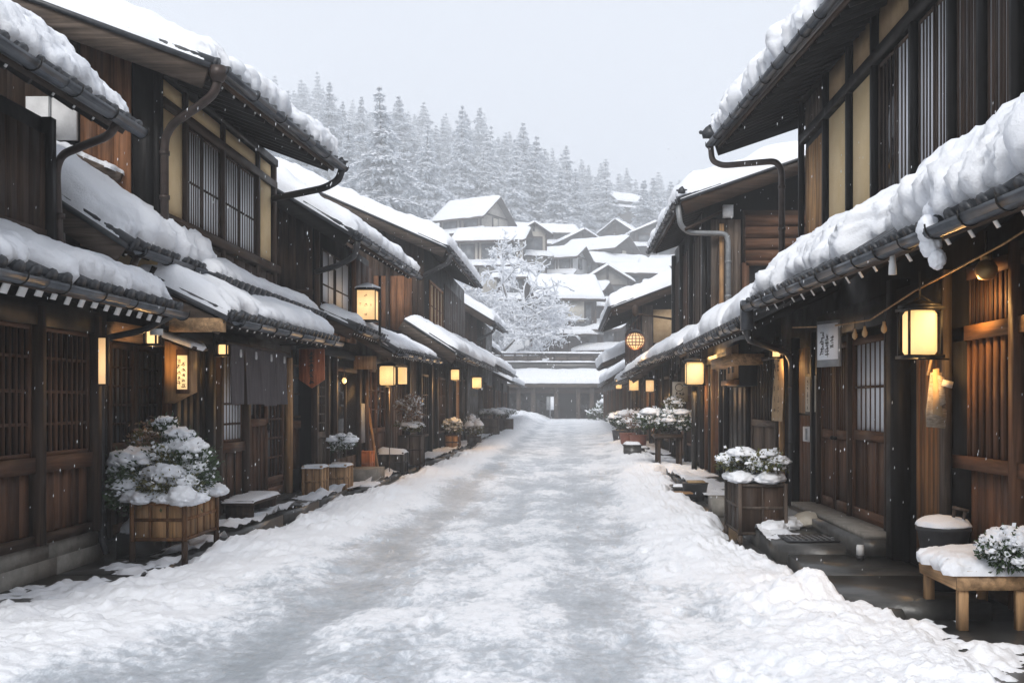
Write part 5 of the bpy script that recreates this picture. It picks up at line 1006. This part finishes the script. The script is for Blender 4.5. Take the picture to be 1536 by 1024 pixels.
mk.build('writing', t); MB().tube([(2.45, y, 2.04), (2.98, y, 2.12)], .012, 'iron', 5).box(2.41, 2.44, y, y + .03, 1.5, 2.05, 'darkz').build('hanger', t)
# ================================================================ SMALL HANGING THINGS, RIGHT
t = thing('newspaper_bag', 'bundle of folded newspapers hanging in a sling under the big lantern', 'bag', (2.82, 7.8, 1.5)); m = MB(); m.prism([(2.79, 7.62, 1.74), (2.87, 7.62, 1.74), (2.91, 7.62, 1.42), (2.90, 7.62, 1.31), (2.76, 7.62, 1.32), (2.755, 7.62, 1.44)], (.01, .05, 0), 'newsprint').prism([(2.80, 7.61, 1.76), (2.845, 7.61, 1.77), (2.87, 7.61, 1.40), (2.80, 7.61, 1.42)], (.008, .008, 0), 'sign_tan').prism([(2.83, 7.60, 1.72), (2.88, 7.60, 1.70), (2.895, 7.60, 1.5), (2.85, 7.60, 1.48)], (.008, .008, 0), 'newsprint'); m.build('newspapers', t)
MB().bar((2.86, 7.58, 1.66), (2.94, 7.58, 1.64), .004, .05, 'sign_cream').build('tag', t); MB().tube([(2.83, 7.8, 1.72), (2.86, 7.8, 1.86), (2.93, 7.82, 1.86)], .012, 'sign_tan', 6).build('strap', t)
t = thing('hanging_gong', 'round tarnished brass gong hung high at the right edge', 'gong', (2.95, 6.95, 2.44)); MB().lathe((2.93, 6.95, 2.36), [(.01, 0), (.05, .01), (.075, .05), (.075, .09), (.05, .13), (.02, .14)], 'brass', 18).build('body', t, True); MB().box(2.9, 2.96, 6.92, 6.98, 2.5, 2.54, 'brass').box(2.925, 2.935, 6.945, 6.955, 2.53, 2.7, 'iron').build('hanger', t)
t = thing('white_tassel', 'white cord tassel hanging from the right gutter', 'tassel', (2.2, 6.72, 2.45)); MB().lathe((2.2, 6.72, 2.37), [(.028, 0), (.026, .05), (.018, .12), (.014, .14), (.02, .15), (.014, .17), (.005, .19)], 'white_paint', 12).build('tuft', t, True); MB().tube([(2.2, 6.72, 2.55), (2.2, 6.74, 2.62)], .004, 'iron', 4).build('cord', t)
MBc = MB(); MBc.tube([(2.5, 11.0, 2.34), (2.6, 9.8, 2.26), (2.62, 8.6, 2.22), (2.66, 7.6, 2.36), (2.8, 6.4, 2.52), (2.9, 5.4, 2.7)], .008, 'tan_wood', 5); t = thing('overhead_wire', 'sagging wire strung under the right eave with dangling bulbs', 'wire', (2.6, 9, 2.3)); MBc.build('cord', t)
for k, (xx, yy) in enumerate(((2.61, 9.75), (2.62, 9.05), (2.62, 8.75), (2.63, 8.25))):
    t = thing('hanging_bulb', ('unlit bulb beside the tilted white board', 'second unlit bulb along the wire, right of the white board', 'third unlit bulb above the big paned door', 'last unlit bulb on the wire before the big lantern')[k], 'bulb', (xx, yy, 2.15), 'unlit bulbs along the right eave wire'); MB().lathe((xx, yy, 2.08), [(.006, 0), (.024, .02), (.026, .045), (.014, .075), (.012, .1)], 'sign_tan', 12).build('bulb', t, True); MB().tube([(xx, yy, 2.17), (xx, yy, 2.26)], .004, 'iron', 4).build('cord', t)
t = thing('meter_box', 'small off-white meter box on the wall below the framed sign', 'box', (2.97, 12.05, 1.13)); MB().box(2.90, 3.0, 11.95, 12.22, 1.04, 1.22, 'white_paint').box(2.895, 2.9, 11.99, 12.1, 1.06, 1.2, 'grey_metal').build('case', t)
# ================================================================ POTS, PLANTERS, BENCHES
def panel_box(t, x0, x1, y0, y1, z0, z1, mat, fr, nx, ny, leg=0, name='box', legm=None):
    m = MB(); m.box(x0 + .015, x1 - .015, y0 + .015, y1 - .015, z0, z1 - .01, mat)
    for i in range(nx):
        a = x0 + .02 + (x1 - x0 - .04) * i / nx; m.box(a + .003, a + (x1 - x0 - .04) / nx - .003, y0 + .006, y0 + .014, z0 + .01, z1 - .01, mat)
    for sgx, xx in ((-1, x0), (1, x1)):
        for i in range(ny): a = y0 + .02 + (y1 - y0 - .04) * i / ny; m.box(xx - sgx * .006, xx - sgx * .014, a + .003, a + (y1 - y0 - .04) / ny - .003, z0 + .01, z1 - .01, mat)
    zz = [z0, (z0 + z1) / 2, z1 - .035]
    for z in zz: m.box(x0, x1, y0 - .004, y0 + .006, z, z + .03, fr); m.box(x0 - .004, x0 + .006, y0 + .006, y1, z, z + .03, fr); m.box(x1 - .006, x1 + .004, y0 + .006, y1, z, z + .03, fr)
    for i in range(1, nx): a = x0 + (x1 - x0) * i / nx; m.box(a - .009, a + .009, y0 - .002, y0 + .006, z0 + .03, z1 - .035, fr)
    for i in range(1, ny): a = y0 + (y1 - y0) * i / ny; m.box(x1 - .006, x1 + .002, a - .009, a + .009, z0 + .03, z1 - .035, fr); m.box(x0 - .002, x0 + .006, a - .009, a + .009, z0 + .03, z1 - .035, fr)
    for a in (x0, x1):
        for b in (y0, y1): m.box(a - .018, a + .018, b - .018, b + .018, z0, z1, fr)
    m.build(name, t)
    if leg:
        for a in (x0, x1):
            for b in (y0, y1): MB().box(a - .022, a + .022, b - .022, b + .022, z0 - leg, z0 - .001, legm or fr).build('leg', t)
def bush(t, c, r, seed, n=2200, leaf='leaf', size=.045, pads=22, pr=(.12, .12, .09), low=0, mix=None, top=.9, stem=None, name='foliage'):
    """leafy twigs in uneven clumps, with pads of snow resting on the upper ones"""
    rg = np.random.RandomState(seed); rd = random.Random(seed); c = V3(c); r = V3(r); m = MB(); C = []
    for k in range(pads * 2):
        a = rd.uniform(0, 6.283); q = math.sqrt(rd.random()) * .9; h = rd.uniform(-.5 if k % 2 else .1, 1) * math.sqrt(max(0, 1 - q * q)) ; C.append(c + r * V3((math.cos(a) * q, math.sin(a) * q, h * top)))
    C = np.array(C); idx = rg.randint(0, len(C), n); P = C[idx] + rg.normal(size=(n, 3)) * r * .17; d = (P - c) / r; d /= np.maximum(.1, np.linalg.norm(d, axis=1))[:, None]
    leaves(m, P, size, leaf, rg, d * .8)
    if mix: k = n // 4; P2 = C[rg.randint(0, len(C), k)] + rg.normal(size=(k, 3)) * r * .2; leaves(m, P2, size, mix, rg)
    for k in range(8): e = C[rd.randrange(len(C))]; m.tube([c - V3((0, 0, r[2] * .9)), (c + e) / 2 + V3((0, 0, -.02)), e], .008, 'bark', 4, .003, cap=False)
    o = m.build(name, t); sm = MB(); order = np.argsort(-(C[:, 2] - c[2]) / r[2] - np.array([rd.random() * .9 for _ in C]))[:pads]
    for k, i in enumerate(order): s_ = rd.uniform(.8, 1.45); lumpy(sm, C[i] + V3((0, 0, r[2] * .13)), (pr[0] * s_, pr[1] * s_, pr[2] * s_), seed=seed + k, sub=4, amp=.38, flat=.35, fr=2.0)
    for k in range(pads * 7):
        i = rd.randrange(len(P)); 
        if P[i, 2] > c[2] - r[2] * .3: s_ = rd.uniform(.16, .48); lumpy(sm, P[i] + V3((0, 0, .02)), (pr[0] * s_, pr[1] * s_, pr[2] * s_ * 1.2), seed=k, sub=2, amp=.3, flat=.4)
    up_ = P[P[:, 2] > c[2] - r[2] * .5]; kk = rg.rand(len(up_)) < .2; up_ = up_[kk] + np.array([0, 0, size * .35]); dn_ = (up_ - c) / r; leaves(sm, up_, size * 1.15, 'snow', rg, np.stack([dn_[:, 0], dn_[:, 1], dn_[:, 2] * 0 + .1], 1) * .9, .8)
    sm.build('snow_cover', o, True); return o
# left planter with conifer shrub
t = thing('planter', 'honey-coloured panelled planter on legs with snow-bowed evergreen, left foreground', 'planter', (-3.75, 9.5, 0))
panel_box(t, -3.98, -3.5, 9.12, 9.95, .24, .60, 'tan_wood', 'orangez', 3, 5, .22, legm='darkz')
fm = MB(); sp = MB(); rgn = np.random.RandomState(4); rq = random.Random(2)
for k, (a, b, r_, Yk) in enumerate(((495, 462, 22, 9.6), (535, 505, 38, 9.55), (558, 545, 50, 9.5), (595, 572, 32, 9.6), (505, 548, 34, 9.45), (400, 582, 56, 9.45), (448, 560, 34, 9.6), (492, 622, 48, 9.25), (575, 605, 40, 9.5), (430, 640, 30, 9.4), (540, 650, 40, 9.3), (440, 500, 30, 9.75), (470, 590, 40, 9.7), (545, 600, 44, 9.8), (605, 620, 26, 9.9), (380, 660, 36, 9.3))):
    c = V3(px2(a / 2, 400 + b / 2, Yk)); r = r_ / 2 / F * Yk; n = int(1500 * r / .15); P = c + rgn.normal(size=(n, 3)) * np.array([r * .62, r * .62, r * .45]) - np.array([0, 0, r * .75]); d = P - V3((-3.74, 9.5, .75)); d /= np.linalg.norm(d, axis=1)[:, None]
    leaves(fm, P, .042, 'leaf_olive' if k in (11,) or rq.random() < .12 else 'leaf', rgn, d); fm.tube([(-3.74, 9.5, .6), (V3((-3.74, 9.5, .8)) + c) / 2, c - V3((0, 0, r * .5))], .009, 'bark', 5, .004, cap=False)
    if k != 11: lumpy(sp, c, (r * 1.15, r * 1.05, r * .66), seed=k * 1.3, sub=4, amp=.45, flat=.45, fr=2.3)
    S_ = P[rgn.rand(len(P)) < .10] + np.array([0, 0, .02]); leaves(sp, S_, .04, 'snow', rgn, (S_ - V3((-3.74, 9.5, 1.0))) * np.array([1, 1, .1]) * 2, .8)
    for q in range(12): v_ = c + V3((rq.uniform(-1, 1) * r, rq.uniform(-1, .6) * r, rq.uniform(-.9, .2) * r)); lumpy(sp, v_, (r * .3, r * .3, r * .22), seed=q + k, sub=3, amp=.4, flat=.4)
P = V3((-4.0, 9.7, 1.12)) + rgn.normal(size=(500, 3)) * (.10, .08, .09); leaves(fm, P, .05, 'leaf_dry', rgn)
o = fm.build('foliage', t); sp.build('snow_cover', o, True)
sm = MB(); 
rq = random.Random(8)
for k in range(34):
    a, b = rq.uniform(-4.02, -3.44), rq.uniform(9.05, 10.0); r1 = rq.uniform(.07, .14); lumpy(sm, (a, b, .60 + .05 * rq.random()), (r1, r1 * 1.1, r1 * rq.uniform(.5, .75)), seed=k + 30, sub=4, amp=.4, flat=.6)
sm.build('snow_cover', t, True)
t = thing('mounting_stone', 'squat dark stone with a cap of snow behind the honey-coloured planter', 'stone', (-4.15, 9.65, 0)); MB().box(-4.3, -4.0, 9.5, 9.85, 0, .26, 'stone').build('block', t); sm = MB(); lumpy(sm, (-4.15, 9.66, .26), (.15, .17, .15), seed=3, sub=4, amp=.3, flat=.1); sm.build('snow_cover', t, True)
t = thing('bench', 'low snow-topped wooden bench at the noren doorway', 'bench', (-3.95, 12.3, .13)); MB().box(-4.08, -3.7, 11.75, 12.85, .30, .35, 'darky').build('seat', t)
for y in (11.85, 12.75): MB().box(-4.05, -3.73, y - .03, y + .03, .13, .30, 'darkz').build('leg', t)
ledge_snow(t, -4.09, -3.69, 11.74, 12.86, .355, .05, 5)
def crate(label, x0, x1, y0, y1, z0, z1, mat, leg=.06, snow=.05, name='wooden_box', fr=None, nx=2, ny=2):
    t = thing(name, label, 'box', ((x0 + x1) / 2, (y0 + y1) / 2, z0)); panel_box(t, x0, x1, y0, y1, z0 + leg, z1, mat, fr or mat, nx, ny, leg); 
    if snow: ledge_snow(t, x0 - .03, x1 + .03, y0 - .03, y1 + .03, z1 - .01, snow, x0 * 3)
    return t
crate('pale slatted box with a thin snow lid by the small window left', -3.97, -3.70, 15.0, 15.4, .0, .56, 'pale_wood_z', .05, .05); t = crate('pale slatted box under the rounded snowy shrub', -3.86, -3.56, 16.0, 16.5, .0, .52, 'pale_wood_z', .05, .05)
t = thing('potted_shrub', 'rounded snow-covered shrub growing from the second pale box', 'shrub', (-3.71, 16.2, .55)); bush(t, (-3.73, 16.3, .80), (.22, .22, .22), 12, 1800, 'leaf', .04, 10, (.09, .09, .05)); 
t = thing('stone_trough', 'pale concrete step block on the left kerb with thin snow', 'stone', (-3.7, 18, 0)); MB().box(-4.0, -3.42, 17.7, 18.7, 0, .32, 'stone_pale').build('block', t); ledge_snow(t, -3.99, -3.43, 17.71, 18.69, .31, .03, 9)
t = thing('kerb_slab', 'low dark slab heaped with snow before the pale boxes', 'stone', (-3.4, 16.8, 0)); MB().box(-3.72, -3.2, 16.5, 17.3, 0, .12, 'stone').build('block', t); ledge_snow(t, -3.72, -3.2, 16.5, 17.3, .11, .09, 19)
t = thing('orange_crate', 'bright orange crate beside the left shop door', 'crate', (-3.88, 18.9, .1)); panel_box(t, -3.93, -3.72, 18.8, 19.2, .12, .60, 'crate_orange', 'crate_orange', 2, 2, 0)
t = crate('black bin with a rounded snow lid on the left kerb', -3.88, -3.36, 20.4, 21.0, 0, .50, 'pot_dark', .05, .12, 'black_bin', nx=3)
t = thing('leaning_poles', 'two bamboo poles leaning beside the black bin', 'poles', (-3.8, 19.6, 0)); 
for k in range(2): MB().tube([(-3.93 - .03 * k, 19.7 + .1 * k, 1.42 - .1 * k), (-3.68 + .02 * k, 19.5, .02)], .028, 'tan_wood', 8).build('pole', t)
t = thing('planter', 'tall dark-framed planter holding a dry brown bush, left row', 'planter', (-3.45, 22.4, 0)); panel_box(t, -3.7, -3.24, 22.0, 22.6, .12, .80, 'greyz', 'darkz', 2, 2, .12)
bush(t, (-3.47, 22.3, .98), (.30, .28, .12), 31, 1500, 'leaf_olive', .06, 8, (.12, .12, .06)); bush(t, (-3.50, 22.3, 1.32), (.26, .26, .34), 32, 1900, 'leaf_dry', .07, 9, (.06, .06, .035), name='dry_foliage')
for k, (a, b, w, h, lab, mt) in enumerate(((-3.5, 30.6, .42, .55, 'wooden tub with pale green plants and snow, further along the left row', 'tan_wood'), (-3.1, 33.4, .4, .42, 'dark pot of yellowish snowy plants at the brown panels', 'pot_dark'), (-3.35, 43.5, .75, .85, 'large dark planter box mounded with snow, left row', 'greyz'), (-3.3, 52.5, .9, .7, 'farthest snow-heaped planter table on the left', 'darkz'), (-3.5, 36.5, .35, .5, 'small dark pot with frosted leaves before the left lattice windows', 'pot_dark'))):
    t = thing('planter', lab, 'planter', (a, b, 0)); panel_box(t, a - w / 2, a + w / 2, b - w / 2, b + w / 2, .06, h, mt, 'darkz', 2, 2, .05); bush(t, (a, b, h + .22), (w * .62, w * .6, .26 if k != 2 else .12), 60 + k, 900, 'leaf_olive' if k < 2 else 'leaf', .09, 9, (w * .3, w * .3, .09))
# right: sagging shrub table
t = thing('shrub_table', 'spreading snow-laden shrub on a slender wooden stand, right kerb', 'planter', (2.35, 22.6, 0)); MB().box(2.0, 2.62, 22.3, 23.1, .72, .80, 'darky').build('table_top', t)
for a, b in ((2.08, 22.4), (2.56, 22.4), (2.08, 23.0), (2.56, 23.0)): MB().box(a - .035, a + .035, b - .035, b + .035, 0, .72, 'darkz').build('leg', t)
bush(t, (2.28, 22.65, 1.05), (.62, .45, .30), 41, 4200, 'leaf', .075, 20, (.17, .17, .075)); bush(t, (2.42, 22.8, 1.42), (.26, .26, .2), 42, 1000, 'leaf_olive', .07, 6, (.1, .1, .05), name='upper_foliage')
t = thing('planter', 'dark panelled planter with yellow-green leaves under snow, right foreground', 'planter', (2.05, 10.9, 0)); panel_box(t, 1.82, 2.30, 10.45, 11.35, .12, .66, 'darkz', 'greyz', 2, 3, .12)
bush(t, (2.02, 10.8, .80), (.30, .42, .18), 51, 3200, 'leaf_olive', .045, 9, (.12, .13, .06), mix='leaf'); sm = MB()
for k, (a, b, r1) in enumerate(((1.86, 10.6, .14), (2.12, 10.5, .13), (2.25, 10.7, .1), (1.85, 11.0, .12), (2.2, 11.2, .14), (2.0, 11.2, .13))): lumpy(sm, (a, b, .70), (r1, r1 * 1.2, .075), seed=k + 70, sub=4, amp=.4, flat=.6)
sm.build('snow_cover', t, True)
t = thing('covered_sack', 'pale sack half buried in snow on the stone step', 'sack', (2.45, 11.0, .17)); m = MB(); lumpy(m, (2.6, 10.75, .22), (.17, .2, .11), 'sign_cream', 4, .15, 3, .5); m.build('sack', t, True); sm = MB()
for k, (a, b, r1) in enumerate(((2.3, 10.55, .18), (2.15, 10.4, .14), (2.42, 10.7, .15), (2.6, 10.85, .12))): lumpy(sm, (a, b, .2), (r1, r1 * .9, .08), seed=k + 90, sub=4, amp=.3, flat=.4)
sm.build('snow_cover', t, True)
t = thing('door_mat', 'dark patterned rubber mat on the right stone step', 'mat', (2.35, 9.7, .18)); m = MB(); m.box(2.1, 2.6, 9.45, 9.95, .185, .197, 'pot_dark')
for i in range(8):
    for j in range(5): m.box(2.14 + i * .056, 2.165 + i * .056, 9.5 + j * .09, 9.54 + j * .09, .1972, .201, 'grey_metal')
m.build('mat', t)
t = thing('white_cup', 'small white lidded jar standing on the right stone step', 'jar', (2.58, 8.75, .14)); MB().lathe((2.58, 8.75, .13), [(.035, 0), (.035, .04)], 'pot_dark', 14).lathe((2.58, 8.75, .171), [(.034, 0), (.034, .07), (.03, .078), (.03, .088)], 'white_paint', 14).build('jar', t)
t = thing('stone_block', 'pale square stone block on the kerb behind the dark panelled planter', 'stone', (2.0, 13.4, 0)); MB().box(1.95, 2.2, 13.2, 13.7, 0, .24, 'stone_pale').build('block', t)
t = thing('black_tub', 'round black basin of brushes topped with snow behind the table', 'tub', (2.82, 7.5, .1)); MB().lathe((2.82, 7.45, .1), [(.13, 0), (.15, .2), (.185, .44), (.2, .46), (.2, .49), (.17, .49), (.16, .44)], 'pot_dark', 28).build('basin', t); m = MB()
for k in range(4): m.lathe((2.82, 7.45, .22 + .055 * k), [(.155 + .008 * k, 0), (.17 + .008 * k, .012), (.158 + .008 * k, .025)], 'iron', 28)
m.build('hoops', t, True); sm = MB(); lumpy(sm, (2.82, 7.45, .59), (.20, .20, .075), seed=4, sub=4, amp=.14, flat=.2); sm.build('snow_cover', t, True); MB().tube([(2.86, 7.4, .58), (2.87, 7.35, .74)], .014, 'greyz', 6).tube([(2.93, 7.38, .58), (2.94, 7.34, .71)], .013, 'greyz', 6).bar((2.85, 7.35, .735), (2.96, 7.33, .71), .03, .02, 'greyz').build('brushes', t)
t = thing('wooden_table', 'pale wooden table under a thick snow cushion, right foreground', 'table', (2.75, 6.8, 0)); x0, x1, y0, y1, zt = 2.52, 3.04, 6.42, 7.12, .40
MB().box(x0 - .01, x1 + .01, y0 - .01, y1 + .01, zt, zt + .022, 'pale_wood').build('table_top', t); m = MB(); m.box(x0, x1, y0, y0 + .022, zt - .105, zt - .001, 'pale_wood').box(x0, x1, y1 - .022, y1, zt - .105, zt - .001, 'pale_wood').box(x0, x0 + .022, y0 + .022, y1 - .022, zt - .105, zt - .001, 'pale_wood').box(x1 - .022, x1, y0 + .022, y1 - .022, zt - .105, zt - .001, 'pale_wood'); m.build('apron', t)
for a, b in ((x0 + .052, y0 + .052), (x1 - .09, y0 + .052), (x0 + .052, y1 - .052), (x1 - .09, y1 - .052)): MB().box(a - .03, a + .03, b - .03, b + .03, 0.03, zt - .002, 'pale_wood_z').build('leg', t)
sm = MB(); blanket(sm, (x0 - .03, y0 - .02, zt + .02), (x0 - .03, y1 + .02, zt + .02), (x1 + .03, y0 - .02, zt + .02), (x1 + .03, y1 + .02, zt + .02), .11, seed=81, lump=.7, res=.008, setback=0); sm.build('snow_cover', t, True)
t = thing('potted_shrub', 'evergreen sprigs weighed down by snow on the table corner', 'shrub', (2.95, 6.45, .42)); bush(t, (2.88, 6.42, .53), (.19, .13, .13), 91, 4200, 'leaf', .035, 14, (.06, .06, .045)); sm = MB()
for k, (a, b, z, r1) in enumerate(((2.86, 6.36, .60, .075), (2.78, 6.4, .57, .06), (2.95, 6.38, .66, .07), (2.99, 6.34, .55, .06), (2.86, 6.3, .50, .045), (2.8, 6.44, .62, .04), (2.93, 6.3, .58, .05))): lumpy(sm, (a, b, z), (r1, r1, r1 * .75), seed=k + 140, sub=4, amp=.35, flat=.6)
sm.build('snow_cover', t, True)
for k, (a, b, w, d, h, lab, mt) in enumerate(((1.72, 15.0, .34, .5, .12, 'low dark crate with a tan lid on the right kerb', 'pot_dark'), (1.9, 15.9, .4, .5, .16, 'flat stack of dark slabs in the snow behind the tan-lidded crate', 'stone'), (1.75, 26.6, .45, .5, .38, 'dark block capped with snow before the right shrub stand', 'stone'), (2.1, 28.8, .5, .6, .2, 'low step with snow beyond the shrub stand', 'stone'))):
    t = thing('low_box', lab, 'box', (a, b, 0)); MB().box(a - w / 2, a + w / 2, b - d / 2, b + d / 2, 0, h, mt).box(a - w / 2 - .03, a + w / 2 + .03, b - d / 2 - .03, b + d / 2 + .03, h, h + .03, mt).build('box', t)
    if k == 0: MB().box(a - .12, a + .16, b - .2, b + .15, h + .031, h + .05, 'tan_wood').build('lid', t)
    else: ledge_snow(t, a - w / 2, a + w / 2, b - d / 2, b + d / 2, h + .03, .1 if k == 2 else .06, k + 3)
t = thing('dark_pot', 'dark glazed pot with tan rim beside the right shop', 'pot', (1.95, 15.2, 0)); MB().lathe((1.98, 15.35, .0), [(.13, 0), (.17, .1), (.2, .26), (.21, .28), (.17, .28)], 'pot_dark', 20).build('pot', t); MB().box(1.86, 2.12, 15.2, 15.5, .285, .31, 'sign_tan').build('lid', t)
for k, (a, b, lab, mt) in enumerate(((2.05, 33.5, 'reddish flowerpot with frosted plant in the right row', 'pot_red'), (2.25, 31.2, 'brown flowerpot heaped with snow in the right row', 'pot_red'), (1.95, 36.8, 'farthest dark flowerpot with bristly plant on the right', 'pot_dark'))):
    t = thing('flowerpot', lab, 'pot', (a, b, 0)); MB().lathe((a, b, 0), [(.2, 0), (.25, .3), (.28, .5), (.3, .52), (.24, .52)], mt, 16).build('pot', t); bush(t, (a, b, .85), (.38, .38, .36), 100 + k, 900, 'leaf_dry' if k == 1 else 'leaf', .1, 9, (.16, .16, .09))
for k, (a, b, w, lab) in enumerate(((4.3, 91, 1.5, 'rounded snowy bush at the right end of the gallery'), (5.9, 89, 1.0, 'smaller snowy bush beside the one at the gallery'), (2.9, 88, .8, 'low snowy bush in front of the gallery bush'))):
    t = thing('snowy_bush', lab, 'bush', (a, b, 0)); bush(t, (a, b, w * .55), (w, w * .8, w * .75), 120 + k, 1100, 'leaf', .3, 16, (w * .3, w * .3, w * .16))
# ================================================================ FALLING SNOW
rg = np.random.RandomState(3); n = 5600; Yf = 6.0 + 26 * rg.rand(n) ** 1.1; tx = -.60 + 1.10 * rg.rand(n); tz = -.28 + .60 * rg.rand(n) ** 1.3; P = np.stack([tx * Yf, Yf, EYE + tz * Yf], 1); P = P[(P[:, 2] > .15) & ((P[:, 2] < 3.6) | (np.abs(P[:, 0]) > 2.2))]
b8 = np.array([(1, 0, 0), (0, 1, 0), (-1, 0, 0), (0, -1, 0), (0, 0, 1), (0, 0, -1)], float); sz = (.0015 + .0018 * rg.rand(len(P)))[:, None, None] * np.array([1, 1, 4.5]); tl = np.array([.35, 0, 0]) * b8[None, :, 2:3]
v = P[:, None, :] + (b8[None] + tl) * sz; f8 = np.array([(0, 1, 4), (1, 2, 4), (2, 3, 4), (3, 0, 4), (1, 0, 5), (2, 1, 5), (3, 2, 5), (0, 3, 5)]); m = MB(); m.add(v.reshape(-1, 3), (f8[None] + (np.arange(len(P)) * 6)[:, None, None]).reshape(-1, 3), 'snow'); o = m.build('falling_snow'); tag(o, kind='stuff')
